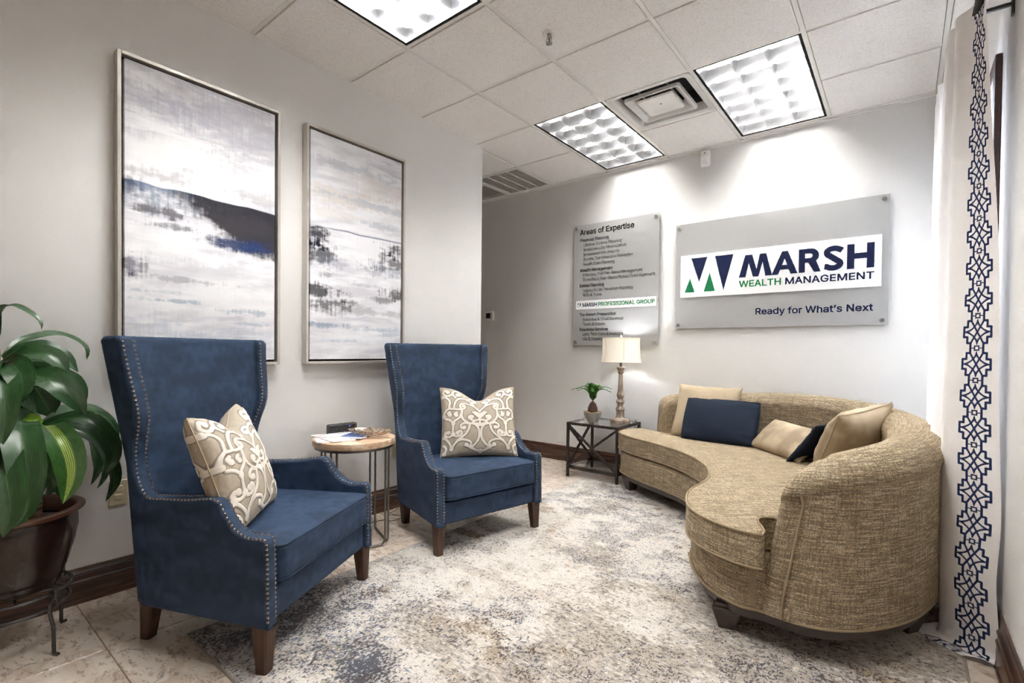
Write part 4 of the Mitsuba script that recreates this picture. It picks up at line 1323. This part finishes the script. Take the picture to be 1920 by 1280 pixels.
for az, ln, ri, dr_ in ((3.5, .20, .135, .02), (-.05, .185, .135, .025), (2.9, .19, .13, .03), (.6, .17, .15, .02), (4.2, .17, .16, .03), (5.2, .18, .15, .03), (4.75, .12, .18, .01), (1.6, .15, .16, .02), (2.2, .15, .16, .02), (5.8, .16, .16, .02)):
    frond(az, ln, ri, dr_)

# ---------------------------------------------------------------- round side table with its things
bsdf('raw_steel', base_color=rgb(120, 116, 112), roughness=.38, metallic=.9)
t = thing('round_side_table', 'round wood-topped side table on thin steel rods between the armchairs', 'side table')
rx, ry, rzt = -2.54, 1.70, .620
add(t + '__wood_top', lathe([(.0001, rzt - .040), (.226, rzt - .040), (.232, rzt - .036), (.235, rzt - .028), (.235, rzt - .006), (.233, rzt - .0015), (.228, rzt), (.0001, rzt)], 72, (rx, ry, 0)), 'pale_wood', 35)
add(t + '__ring', lathe([(.205, rzt - .0405), (.205, rzt - .052), (.224, rzt - .052), (.224, rzt - .0405)], 64, (rx, ry, 0)), 'raw_steel', 30)
R_ = .212
for q in range(4):
    a0, a1 = math.radians(25 + 90 * q + 5), math.radians(25 + 90 * (q + 1) - 5)
    A, B = np.array([rx + R_ * math.cos(a0), ry + R_ * math.sin(a0)]), np.array([rx + R_ * math.cos(a1), ry + R_ * math.sin(a1)])
    d = (B - A) / np.linalg.norm(B - A)
    path = [(*A, rzt - .045), (*A, .30), (*A, .045)] + [(*(A + d * .035 * (1 - math.cos(w))), .010 + .035 * (1 - math.sin(w))) for w in np.linspace(.2, np.pi / 2, 6)]
    path += [(*(B - d * .035 * (1 - math.cos(w))), .010 + .035 * (1 - math.sin(w))) for w in np.linspace(np.pi / 2, .2, 6)] + [(*B, .045), (*B, .30), (*B, rzt - .045)]
    add(t + '__rod_leg', tube(path, .0062, 8), 'raw_steel', 60)
    mid = A + d * .05
    add(t + '__foot', lathe([(.0001, 0), (.008, 0), (.008, .006), (.0001, .006)], 10, (*mid, 0)), 'ink_black')


def m_page(p, n, uv):
    rowv = dr.floor(uv.y * 26)
    inkd = smoothstep(.45, .55, noise(uv.x * 60, rowv * 3.0)) * smoothstep(.25, .35, uv.y * 26 - rowv) * smoothstep(.95, .85, uv.y * 26 - rowv)
    pic = smoothstep(.55, .6, noise(uv.x * 3 + 2, uv.y * 3, 4.0))
    hue = noise(uv.x * 9, uv.y * 9, 8.0)
    c = mix(srgb(236, 234, 232), srgb(150, 150, 154), .5 * inkd)
    return mix(c, mix(srgb(196, 160, 150), srgb(120, 130, 150), smoothstep(.3, .7, hue)), pic * .7)


def m_blue_cover(p, n, uv):
    return mix(srgb(228, 229, 232), srgb(92, 112, 164), smoothstep(.42, .46, uv.x) * smoothstep(.1, .14, uv.y)) * (1 - .25 * smoothstep(.5, .6, noise(uv.x * 40, uv.y * 14)) * smoothstep(.4, .36, uv.x))


bsdf('printed_page', base_color=proc(m_page), roughness=.4)
bsdf('blue_cover', base_color=proc(m_blue_cover), roughness=.35)
bsdf('paper', base_color=rgb(232, 230, 226), roughness=.7)


def magazine(label, c, deg, z, w, h, mat, th=.004, curl=0.0):
    t = thing('magazine', label, 'magazine', 'magazines on the round side table')
    n = 12
    x = np.linspace(-w / 2, w / 2, n)
    V, uv = [], []
    for zz in (th, 0):
        for i in range(n):
            for y in (-h / 2, h / 2):
                V.append((x[i], y, zz + curl * max(0, (abs(x[i]) / (w / 2)) - .55) ** 2)); uv.append(((x[i] + w / 2) / w, (y + h / 2) / h))
    V, uv = np.array(V), np.array(uv)
    M = mat4(rz(deg), (*c, z))
    top = grid_faces(n, 2)
    k = n * 2
    add(t + '__cover', xf((V[:k], top), M), mat, True, uv=uv[:k])
    side = []
    loop = [2 * i for i in range(n)] + [2 * i + 1 for i in range(n - 1, -1, -1)]
    for a, b in zip(loop, loop[1:] + loop[:1]):
        side += [[a, b, b + k], [a, b + k, a + k]]
    add(t + '__pages', xf((V - [0, 0, .0002], np.vstack([np.array(side), top[:, ::-1] + k])), M), 'paper')


magazine('magazine hanging over the left edge of the round table, at the bottom of the pile', (-2.60, 1.605), 62, rzt + .0003, .21, .28, 'printed_page', .004, .006)
magazine('printed magazine in the middle of the pile on the round table', (-2.59, 1.625), 84, rzt + .0048, .21, .28, 'printed_page', .004, .004)
magazine('white magazine with a blue cover panel, top of the pile on the round table', (-2.575, 1.675), 30, rzt + .0092, .25, .19, 'blue_cover', .005, .003)
t = thing('wireless_speaker', 'small black wireless speaker with blue light at the back of the round table', 'speaker')
M = mat4(rz(84), (-2.70, 1.715, rzt + .0004))
add(t + '__body', xf(box(-.092, .092, -.022, .022, 0, .064, .008), M), 'iron', 30)
rib = [bar((-.085 + .013 * k_, -.0228, .008), (-.070 + .013 * k_, -.0228, .056), .0035, .0022, (0, 1, 0)) for k_ in range(12)]
add(t + '__grille', xf(cat(*rib), M), 'ink_black')
e = add(t + '__indicator', xf(box(.036, .042, -.0252, -.0225, .046, .051), M), 'ink_navy')
scene[e]['emitter'] = {'type': 'area', 'radiance': {'type': 'rgb', 'value': [.25, .25, 2.2]}}
scene['amber_glass'] = {'type': 'blendbsdf', 'weight': .35, 'a': {'type': 'thindielectric', 'int_ior': 1.5}, 'b': {'type': 'twosided', 'bsdf': {'type': 'principled', 'base_color': proc(lambda p, n, uv: mix(srgb(122, 88, 52), srgb(214, 196, 170), smoothstep(.35, .65, noise(p.x * 90, p.y * 90, p.z * 90)))), 'roughness': .12, 'specular': .8}}}
t = thing('glass_dish', 'oval pressed amber glass dish on the magazines of the round table', 'dish')
sd = 40
V = []
for r, z in ((.55, .0), (.62, .002), (.80, .012), (.95, .026), (1.0, .031), (.97, .033), (.90, .024), (.74, .011), (.55, .006), (.001, .005)):
    for q in range(sd):
        a = q * 2 * np.pi / sd
        fl = 1 + (.03 if q % 2 else -.0) * (r > .7)
        V.append((.135 * r * fl * math.cos(a), .072 * r * fl * math.sin(a), z))
V = np.array(V)
f = np.vstack([grid_faces(10, sd, False, True)[:, ::-1], earcut(V[:sd, :2])[:, ::-1]])
add(t + '__body', xf((V, f), mat4(rz(28), (-2.475, 1.76, rzt + .0146))), 'amber_glass', 20)

# loose wires on the floor behind the armchair
t = tag(add('power_cord', tube(catmull([(-2.845, 1.93, .028), (-2.80, 1.96, .006), (-2.72, 1.90, .004), (-2.70, 2.02, .004), (-2.64, 2.05, .005), (-2.66, 2.15, .004), (-2.76, 2.12, .004), (-2.80, 2.22, .005), (-2.83, 2.26, .05), (-2.835, 2.265, .25), (-2.83, 2.26, .43)], 90), .0022, 6), 'iron', 60), 'thin dark power cord lying on the tile floor between the round table and the armchair', 'cord')

# ---------------------------------------------------------------- window casing, rod and curtains on the right wall
bsdf('curtain_wood', base_color=wood(srgb(28, 16, 12), srgb(54, 32, 24), 'z'), roughness=.35)
scene['window_glass'] = {'type': 'thindielectric', 'int_ior': 1.5}
wy0, wy1, wz0, wz1 = 2.86, 3.90, .42, 2.40
X_ = RW
tag(add('window_2', cat(box(X_ - .022, X_, wy0, wy0 + .07, wz0, wz1, .003), box(X_ - .022, X_, wy1 - .07, wy1, wz0, wz1, .003), box(X_ - .022, X_, wy0, wy1, wz1 - .07, wz1, .003), box(X_ - .030, X_, wy0 - .02, wy1 + .02, wz0, wz0 + .05, .003)), 'curtain_wood'), kind='structure')
e = add('window_2__blind', box(X_ - .008, X_ - .002, wy0 + .07, wy1 - .07, wz0 + .05, wz1 - .07), 'white_plastic')
scene[e]['emitter'] = {'type': 'area', 'radiance': {'type': 'rgb', 'value': list(DAY)}}
tag(e, 'daylit white roller shade')
t = thing('curtain_rod', 'dark bronze curtain rod high on the right wall carrying the white curtain', 'curtain rod')
RX, RZ = .205, 2.475
add(t + '__rod', tube([(RX, 2.50, RZ), (RX, 4.20, RZ)], .014, 16), 'bronze', 50)
prof = [(.0001, -.075), (.012, -.072), (.022, -.058), (.024, -.045), (.018, -.030), (.012, -.024), (.019, -.018), (.021, -.010), (.017, .0), (.014, .012)]
v, f = lathe(prof, 20)
add(t + '__finial', (np.stack([v[:, 0] + RX, v[:, 2] + 2.50, v[:, 1] + RZ], 1), f), 'bronze', 50)
for y in (2.60, 4.05):
    add(t + '__bracket', cat(bar((RX, y, RZ - .018), (X_ - .004, y, RZ - .018), .012), box(X_ - .008, X_, y - .014, y + .014, RZ - .06, RZ + .04, .002)), 'iron')


def lattice(x, y):
    """Navy interlaced trim, 1 where printed. x across (the motif is 2 wide), y along (it repeats every 2.43): a crossing with concave
    diamonds, stepped shoulders, rails and a small square link between motifs."""
    P = 2.43
    x = dr.abs(x)
    y = dr.abs(y - P * dr.floor(y / P + .5))
    z = P / 2 - y                                     # distance from the square link

    def line(d, hw):
        return smoothstep(hw + .025, hw - .025, d)

    def seg(ax, ay, bx, by):
        dx, dy = bx - ax, by - ay
        t = dr.clip(((x - ax) * dx + (y - ay) * dy) / (dx * dx + dy * dy), 0, 1)
        return dr.sqrt(dr.square(x - ax - t * dx) + dr.square(y - ay - t * dy))
    p = line(seg(0, 0, .47, .84), .072)
    xs, ys = dr.maximum(x, .02), dr.maximum(y / .95, .02)
    f = dr.power(xs, .6) + dr.power(ys, .6) - 1
    g = dr.sqrt(dr.square(.6 * dr.power(xs, -.4)) + dr.square(.6 / .95 * dr.power(ys, -.4)))
    p = dr.maximum(p, line(dr.abs(f) / g, .062) * smoothstep(1.0, .96, x) * smoothstep(.98, .94, y))
    for q in ((.47, 1.3, .47, .84), (.47, .84, .73, .84), (.73, .84, .73, .38), (.73, .38, 1.0, .38), (1.0, .38, 1.0, 0), (.47, .84, .48, .84)):
        p = dr.maximum(p, line(seg(*q), .085))
    p = dr.maximum(p, line(dr.abs(dr.maximum(x, z) - .155), .055))
    return dr.maximum(p, line(z, .042) * smoothstep(.18, .2, x) * smoothstep(.47, .44, x))


def m_curtain(p, n, uv):
    weave = noise(uv.x * 900, uv.y * 900)
    c = mix(srgb(243, 239, 236), srgb(251, 248, 246), weave)
    s = .0508
    return mix(c, srgb(28, 36, 64), lattice((uv.x - .086) / .055, uv.y / s) * smoothstep(.150, .147, uv.x) * smoothstep(.022, .025, uv.x))


scene['curtain_cloth'] = {'type': 'principledthin', 'base_color': proc(m_curtain), 'roughness': .9, 'diff_trans': .10, 'spec_trans': 0.0}


def curtain(label, path_top, path_bot, z1, puddle, n_pleat_pts=420, rows=70, trim=True, sway=0.0):
    """A cloth hung between two plan curves of equal length; the trimmed edge first. u runs along the cloth from that edge."""
    t = thing('curtain', label, 'curtain')
    top, bot = catmull(path_top, n_pleat_pts), catmull(path_bot, n_pleat_pts)
    su = np.r_[0, np.cumsum(np.linalg.norm(np.diff(bot, axis=0), axis=1))]
    V, UV = [], []
    zs = np.r_[np.linspace(z1, .02, rows)]
    for z in zs:
        k = np.clip((z1 - z) / (z1 - .02), 0, 1)
        k = 1 - (1 - k) ** 2
        q = top * (1 - k) + bot * k
        wav = .005 * np.sin(z * 5 + su * 3) * k + (sway * np.exp(-((z - .30) / .17) ** 2) * np.exp(-(su / .22) ** 2))
        q = q + np.stack([wav, 0 * wav], 1)
        V.append(np.c_[q, np.full(len(q), z)])
        UV.append(np.c_[su + (0 if trim else 1.0), np.full(len(q), z)])
    for i, (dx, dy, zz) in enumerate(puddle):
        lie = np.exp(-(su / .26) ** 4)[:, None]
        q = bot + np.array([dx, dy]) * (lie if trim else 1)
        zz_ = zz + .004 * np.sin(su * 40 + i)
        V.append(np.c_[q, np.maximum(zz_, .004)])
        UV.append(np.c_[su + (0 if trim else 1.0), np.full(len(q), .02 - .028 * (i + 1))])
    m = len(V)
    add(t + '__cloth', (np.vstack(V), grid_faces(m, n_pleat_pts)), 'curtain_cloth', True, uv=np.vstack(UV))
    return t


def pleats(x0, y0, y1, n, amp, edge):
    P = list(edge)
    for k in range(n):
        y = y0 + (y1 - y0) * (k + .5) / n
        P.append((x0 + (amp if k % 2 == 0 else -amp), y))
    return P


TOP1 = [(.216, 2.52), (.210, 2.57), (.187, 2.64), (.152, 2.68), (.150, 2.72), (.185, 2.735), (.240, 2.72), (.215, 2.75), (.150, 2.76), (.130, 2.79), (.175, 2.83), (.240, 2.85), (.215, 2.90), (.145, 2.91), (.130, 2.95), (.18, 2.98), (.24, 3.0)]
BOT1 = [(.2975, 2.52), (.25, 2.55), (.198, 2.59), (.148, 2.64), (.135, 2.70), (.19, 2.77), (.255, 2.83), (.22, 2.91), (.14, 2.93), (.105, 3.0), (.16, 3.09), (.24, 3.13), (.21, 3.20), (.13, 3.22), (.10, 3.27), (.16, 3.32), (.24, 3.35)]
curtain('white curtain panel edged with a navy lattice trim, hanging beside the sofa to the floor', TOP1, BOT1, RZ + .035, [(-.006, -.022, .010), (-.022, -.030, .016), (-.05, -.026, .022), (-.08, -.02, .018), (-.105, -.012, .012), (-.125, -.002, .009)], sway=-.016)
TOP2 = [(.235, 3.62), (.145, 3.60), (.118, 3.55), (.16, 3.51), (.225, 3.50), (.20, 3.46), (.135, 3.45), (.117, 3.41), (.16, 3.38), (.225, 3.36), (.19, 3.33), (.13, 3.32), (.119, 3.30), (.15, 3.28)]
BOT2 = [(.245, 3.78), (.15, 3.76), (.118, 3.70), (.17, 3.65), (.235, 3.63), (.20, 3.57), (.135, 3.55), (.117, 3.50), (.17, 3.46), (.235, 3.43), (.19, 3.38), (.13, 3.36), (.112, 3.33), (.15, 3.30)]
curtain('plain white curtain panel farther along the rod, behind the trimmed panel', TOP2, BOT2, RZ + .035, [(-.004, -.01, .008)], 300, 50, False)

# ---------------------------------------------------------------- dracaena in a glazed pot on an iron stand
def m_glaze(p, n, uv):
    return mix(srgb(17, 10, 8), srgb(28, 18, 14), fbm(p.x * 8, p.y * 8, p.z * 8, 2))


bsdf('brown_glaze', base_color=proc(m_glaze), roughness=.15, specular=.35)
bsdf('copper_rim', base_color=rgb(74, 46, 33), roughness=.3)
bsdf('soil', base_color=rgb(36, 26, 20), roughness=1.0)
bsdf('cane_bark', base_color=proc(lambda p, n, uv: mix(srgb(96, 78, 62), srgb(150, 128, 106), smoothstep(.3, .7, fbm(p.x * 30, p.y * 30, p.z * 120, 2)))), roughness=.9)
PX, PY = -2.60, .265
t = thing('plant_stand', 'low black wrought iron plant stand under the brown pot', 'plant stand')
zr = .225
for r, z in ((.172, zr), (.165, zr - .055)):
    add(t + '__ring', tube([(PX + r * math.cos(a), PY + r * math.sin(a), z) for a in np.linspace(0, 2 * np.pi, 56, endpoint=False)], .006, 8, True), 'iron', 60)
for a in (31.6, 121.6, 211.6, 301.6):
    c, s = math.cos(math.radians(a)), math.sin(math.radians(a))
    at_ = lambda r, z: (PX + r * c, PY + r * s, z)
    add(t + '__leg', tube([at_(.170, zr + .006), at_(.186, zr + .020), at_(.194, zr + .012), at_(.192, zr - .008), at_(.168, zr - .040), at_(.166, zr - .060), at_(.172, .135), at_(.182, .108), at_(.184, .09), at_(.184, .05), at_(.184, .012), at_(.186, .006), at_(.204, .004)], .0062, 8), 'iron', 60)
    add(t + '__scroll', tube(spiral((0, 0), .003, .018, 90, 520, 26) @ np.array([[c, s, 0], [0, 0, 1.0]]) + [PX + .186 * c, PY + .186 * s, zr - .03], .0035, 6), 'iron', 60)
for k in range(3):
    a = math.radians(k * 60)
    add(t + '__cross_rod', bar((PX - .166 * math.cos(a), PY - .166 * math.sin(a), zr - .006 - .002 * k), (PX + .166 * math.cos(a), PY + .166 * math.sin(a), zr - .006 - .002 * k), .006), 'iron')
t = thing('potted_dracaena', 'tall broad-leaved dracaena in a glossy dark brown pot beside the armchair', 'potted plant')
zp = zr + .008
add(t + '__pot', lathe([(.0001, zp), (.125, zp), (.135, zp + .006), (.160, zp + .07), (.182, zp + .15), (.193, zp + .21), (.192, zp + .25), (.188, zp + .266), (.192, zp + .272)], 64, (PX, PY, 0)), 'brown_glaze', 40)
add(t + '__rim', lathe([(.190, zp + .270), (.206, zp + .276), (.214, zp + .284), (.214, zp + .292), (.206, zp + .297), (.190, zp + .296), (.180, zp + .288), (.174, zp + .24)], 64, (PX, PY, 0)), 'copper_rim', 50)
add(t + '__soil', lathe([(.176, zp + .232), (.12, zp + .240), (.05, zp + .246), (.0001, zp + .248)], 32, (PX, PY, 0)), 'soil', True)
canes = [((PX - .02, PY - .03), (PX - .02, PY - .045), 1.13), ((PX + .015, PY + .055), (PX - .0, PY + .075), .83), ((PX - .05, PY - .08), (PX - .06, PY - .14), .92)]
for (a, b, z) in canes:
    add(t + '__cane', tube([(*a, zp + .2), (*(np.array(a) * .5 + np.array(b) * .5), (zp + .2 + z) / 2), (*b, z)], [.030, .026, .024], 14), 'cane_bark', 60)


def m_leaf(p, n, uv):
    a = dr.abs(uv.x)
    vein = .5 + .5 * dr.sin(uv.x * 46 + 2 * noise(uv.y * 3))
    c = mix(srgb(20, 42, 23), srgb(38, 68, 34), .35 * vein + .65 * fbm(uv.x * 4, uv.y * 3, 1.0, 2))
    return mix(c, srgb(66, 104, 50), .4 * smoothstep(.10, .0, a))


def m_leaf_light(p, n, uv):
    vein = .5 + .5 * dr.sin(uv.x * 40)
    return mix(srgb(92, 138, 40), srgb(150, 190, 66), .5 * vein + .5 * fbm(uv.x * 4, uv.y * 3, 1.0, 2))


def m_leaf_stripe(p, n, uv):
    stripe = smoothstep(.34, .22, dr.abs(uv.x + .08)) * (.55 + .45 * dr.sin(uv.x * 60))
    vein = .5 + .5 * dr.sin(uv.x * 46)
    return mix(mix(srgb(36, 70, 32), srgb(60, 104, 44), .4 * vein + .6 * noise(uv.x * 5, uv.y * 6)), srgb(172, 200, 84), stripe)


for nm, fn in (('leaf_green', m_leaf), ('leaf_light', m_leaf_light), ('leaf_striped', m_leaf_stripe)):
    bsdf(nm, base_color=proc(fn), roughness=.36, specular=.5)


def leaf(pts, w, facing=(0, 0, 1), mat='leaf_green', fold=.30, tip=1.0, label=None):
    """A strap leaf along a curve; facing = the way its upper side looks."""
    n, m = 22, 7
    P = catmull(pts, n)
    tt = np.gradient(P, axis=0); tt /= np.linalg.norm(tt, axis=1, keepdims=True)
    F = np.broadcast_to(np.array(facing, float), (n, 3)) if np.ndim(facing) == 1 else np.stack([np.interp(np.linspace(0, 1, n), np.linspace(0, 1, len(facing)), np.array(facing)[:, k]) for k in range(3)], 1)
    S = np.cross(tt, F); S /= np.maximum(np.linalg.norm(S, axis=1, keepdims=True), 1e-6)
    N = np.cross(S, tt)
    s = np.linspace(0, 1, n)
    prof = np.interp(s, [0, .08, .25, .5, .7, .85, .95, 1.0], [.32, .42, .78, 1.0, .92, .62, .25, .02]) * w / 2
    a = np.linspace(-1, 1, m)
    ripple = .035 * w * np.sin(s * 19 + w * 90)[:, None] * a[None] ** 2
    V = P[:, None] + S[:, None] * (prof[:, None] * a[None])[..., None] + N[:, None] * ((np.abs(a)[None] * prof[:, None] * fold * 1.0) + ripple)[..., None]
    uv = np.stack([np.broadcast_to(a, (n, m)), np.broadcast_to(s[:, None] * 5, (n, m))], -1).reshape(-1, 2)
    add(t + '__leaf', (V.reshape(-1, 3), grid_faces(n, m)), mat, True, uv=uv)


leaf([(-2.620, 0.226, 1.159), (-2.550, 0.226, 1.254), (-2.500, 0.259, 1.287), (-2.460, 0.302, 1.263), (-2.440, 0.328, 1.228), (-2.440, 0.331, 1.203)], 0.041, (0.25, 0, 1), 'leaf_green')
leaf([(-2.620, 0.251, 1.104), (-2.660, 0.304, 1.160), (-2.700, 0.388, 1.190), (-2.720, 0.461, 1.179), (-2.720, 0.508, 1.131), (-2.720, 0.509, 1.088)], 0.046, (0.5, 0.1, 1), 'leaf_green')
leaf([(-2.620, 0.251, 1.096), (-2.600, 0.297, 1.130), (-2.580, 0.360, 1.137), (-2.570, 0.415, 1.096), (-2.570, 0.455, 1.042)], 0.064, (0.75, 0, 0.7), 'leaf_green')
leaf([(-2.620, 0.251, 1.084), (-2.560, 0.292, 1.110), (-2.520, 0.352, 1.113), (-2.500, 0.393, 1.071), (-2.500, 0.415, 1.031)], 0.078, (0.8, 0, 0.7), 'leaf_green')
leaf([(-2.620, 0.251, 1.076), (-2.700, 0.323, 1.090), (-2.730, 0.397, 1.049), (-2.740, 0.476, 1.015)], 0.074, (0.8, 0, 0.6), 'leaf_green')
leaf([(-2.620, 0.253, 1.060), (-2.620, 0.328, 1.054), (-2.620, 0.412, 1.022), (-2.620, 0.469, 0.968), (-2.620, 0.487, 0.919)], 0.080, (0.85, 0.1, 0.5), 'leaf_green')
leaf([(-2.620, 0.256, 1.050), (-2.480, 0.310, 1.034), (-2.420, 0.359, 1.015), (-2.400, 0.407, 0.955), (-2.400, 0.444, 0.882)], 0.104, (0.9, 0.05, 0.55), 'leaf_green')
leaf([(-2.620, 0.253, 1.064), (-2.660, 0.311, 1.026), (-2.680, 0.358, 0.950), (-2.680, 0.394, 0.857)], 0.128, (1, 0, 0.3), 'leaf_green')
leaf([(-2.620, 0.251, 1.060), (-2.450, 0.259, 1.074), (-2.380, 0.269, 1.039), (-2.350, 0.268, 0.986), (-2.350, 0.259, 0.941)], 0.092, (1, -0.2, 0.3), 'leaf_green')
leaf([(-2.620, 0.245, 1.040), (-2.420, 0.230, 1.048), (-2.340, 0.226, 0.980), (-2.320, 0.224, 0.893), (-2.320, 0.216, 0.810)], 0.088, (1, -0.1, 0.2), 'leaf_green')
leaf([(-2.620, 0.242, 1.040), (-2.450, 0.189, 1.067), (-2.360, 0.170, 0.983), (-2.340, 0.163, 0.881)], 0.096, (1, -0.3, 0.2), 'leaf_green')
leaf([(-2.600, 0.325, 0.822), (-2.500, 0.291, 0.859), (-2.460, 0.267, 0.883), (-2.440, 0.260, 0.859), (-2.430, 0.276, 0.835)], 0.051, (1, 0, 0.5), 'leaf_light')
leaf([(-2.600, 0.328, 0.822), (-2.470, 0.288, 0.881), (-2.440, 0.316, 0.877), (-2.440, 0.319, 0.862), (-2.440, 0.298, 0.845)], 0.046, (1, 0, 0.7), 'leaf_light')
leaf([(-2.600, 0.347, 0.832), (-2.550, 0.408, 0.861), (-2.500, 0.471, 0.853), (-2.470, 0.519, 0.787), (-2.460, 0.539, 0.707), (-2.460, 0.525, 0.660), (-2.460, 0.504, 0.641)], 0.078, (0.9, 0.2, 0.6), 'leaf_green')
leaf([(-2.600, 0.347, 0.840), (-2.680, 0.413, 0.864), (-2.740, 0.499, 0.877), (-2.760, 0.565, 0.849), (-2.770, 0.610, 0.783), (-2.770, 0.628, 0.697)], 0.055, (0.6, 0.2, 0.8), 'leaf_green')
leaf([(-2.600, 0.347, 0.832), (-2.620, 0.420, 0.821), (-2.640, 0.489, 0.794), (-2.660, 0.523, 0.715), (-2.660, 0.530, 0.623), (-2.660, 0.509, 0.560)], 0.051, (0.8, 0.3, 0.5), 'leaf_green')
leaf([(-2.600, 0.347, 0.832), (-2.700, 0.441, 0.815), (-2.740, 0.534, 0.749), (-2.760, 0.569, 0.648), (-2.760, 0.576, 0.575), (-2.760, 0.550, 0.519)], 0.055, (0.8, 0.3, 0.5), 'leaf_green')
leaf([(-2.600, 0.347, 0.828), (-2.560, 0.426, 0.821), (-2.540, 0.503, 0.766), (-2.540, 0.551, 0.661), (-2.540, 0.561, 0.581), (-2.540, 0.533, 0.511)], 0.064, (0.85, 0.35, 0.5), 'leaf_green')
leaf([(-2.600, 0.346, 0.826), (-2.470, 0.351, 0.845), (-2.400, 0.373, 0.801), (-2.380, 0.393, 0.723), (-2.380, 0.395, 0.654), (-2.390, 0.379, 0.569)], 0.108, (1, 0.15, 0.25), 'leaf_striped')
leaf([(-2.600, 0.343, 0.822), (-2.580, 0.359, 0.808), (-2.600, 0.382, 0.723), (-2.620, 0.400, 0.611), (-2.620, 0.413, 0.534)], 0.069, (1, 0.1, 0.3), 'leaf_green')
leaf([(-2.600, 0.325, 0.835), (-2.420, 0.275, 0.878), (-2.330, 0.268, 0.815), (-2.300, 0.274, 0.728), (-2.300, 0.274, 0.638), (-2.310, 0.267, 0.565), (-2.310, 0.244, 0.539)], 0.108, (1, -0.05, 0.2), 'leaf_green')
leaf([(-2.620, 0.269, 0.779), (-2.400, 0.228, 0.794), (-2.300, 0.221, 0.738), (-2.270, 0.230, 0.654), (-2.270, 0.228, 0.576), (-2.270, 0.213, 0.522)], 0.112, (1, -0.2, 0.2), 'leaf_green')
leaf([(-2.600, 0.347, 0.807), (-2.540, 0.349, 0.737), (-2.520, 0.352, 0.668), (-2.520, 0.340, 0.590)], 0.041, (1, 0, 0.2), 'leaf_green')
leaf([(-2.620, 0.342, 0.706), (-2.580, 0.351, 0.648), (-2.560, 0.367, 0.639), (-2.560, 0.379, 0.605), (-2.560, 0.354, 0.569)], 0.046, (1, 0, 0.4), 'leaf_green')
leaf([(-2.600, 0.347, 0.832), (-2.720, 0.340, 0.863), (-2.780, 0.412, 0.884), (-2.800, 0.483, 0.864), (-2.800, 0.510, 0.815)], 0.046, (0.5, 0, 0.9), 'leaf_green')
leaf([(-2.600, 0.352, 0.819), (-2.660, 0.410, 0.792), (-2.700, 0.449, 0.721), (-2.700, 0.432, 0.657), (-2.700, 0.412, 0.643)], 0.055, (0.8, 0, 0.5), 'leaf_green')
rng = random.Random(11)
for cx, cy, cz, n_, lo, hi in ((-2.62, .21, 1.12, 15, -200, -20), (-2.60, .33, .84, 7, -150, -40), (-2.66, .12, .92, 10, -210, -50)):
    for q in range(n_):
        a = math.radians(rng.uniform(lo, hi))
        ln = rng.uniform(.26, .42)
        if math.cos(a) < -.35:
            ln *= .45
        c, s = math.cos(a), math.sin(a)
        rise = rng.uniform(.02, .17)
        leaf([(cx, cy, cz), (cx + .35 * ln * c, cy + .35 * ln * s, cz + rise), (cx + .72 * ln * c, cy + .72 * ln * s, cz + rise * .8), (cx + ln * c, cy + ln * s, cz + rise - .12 - .3 * ln)], rng.uniform(.06, .10), (.35 * c, .35 * s, 1), 'leaf_green')
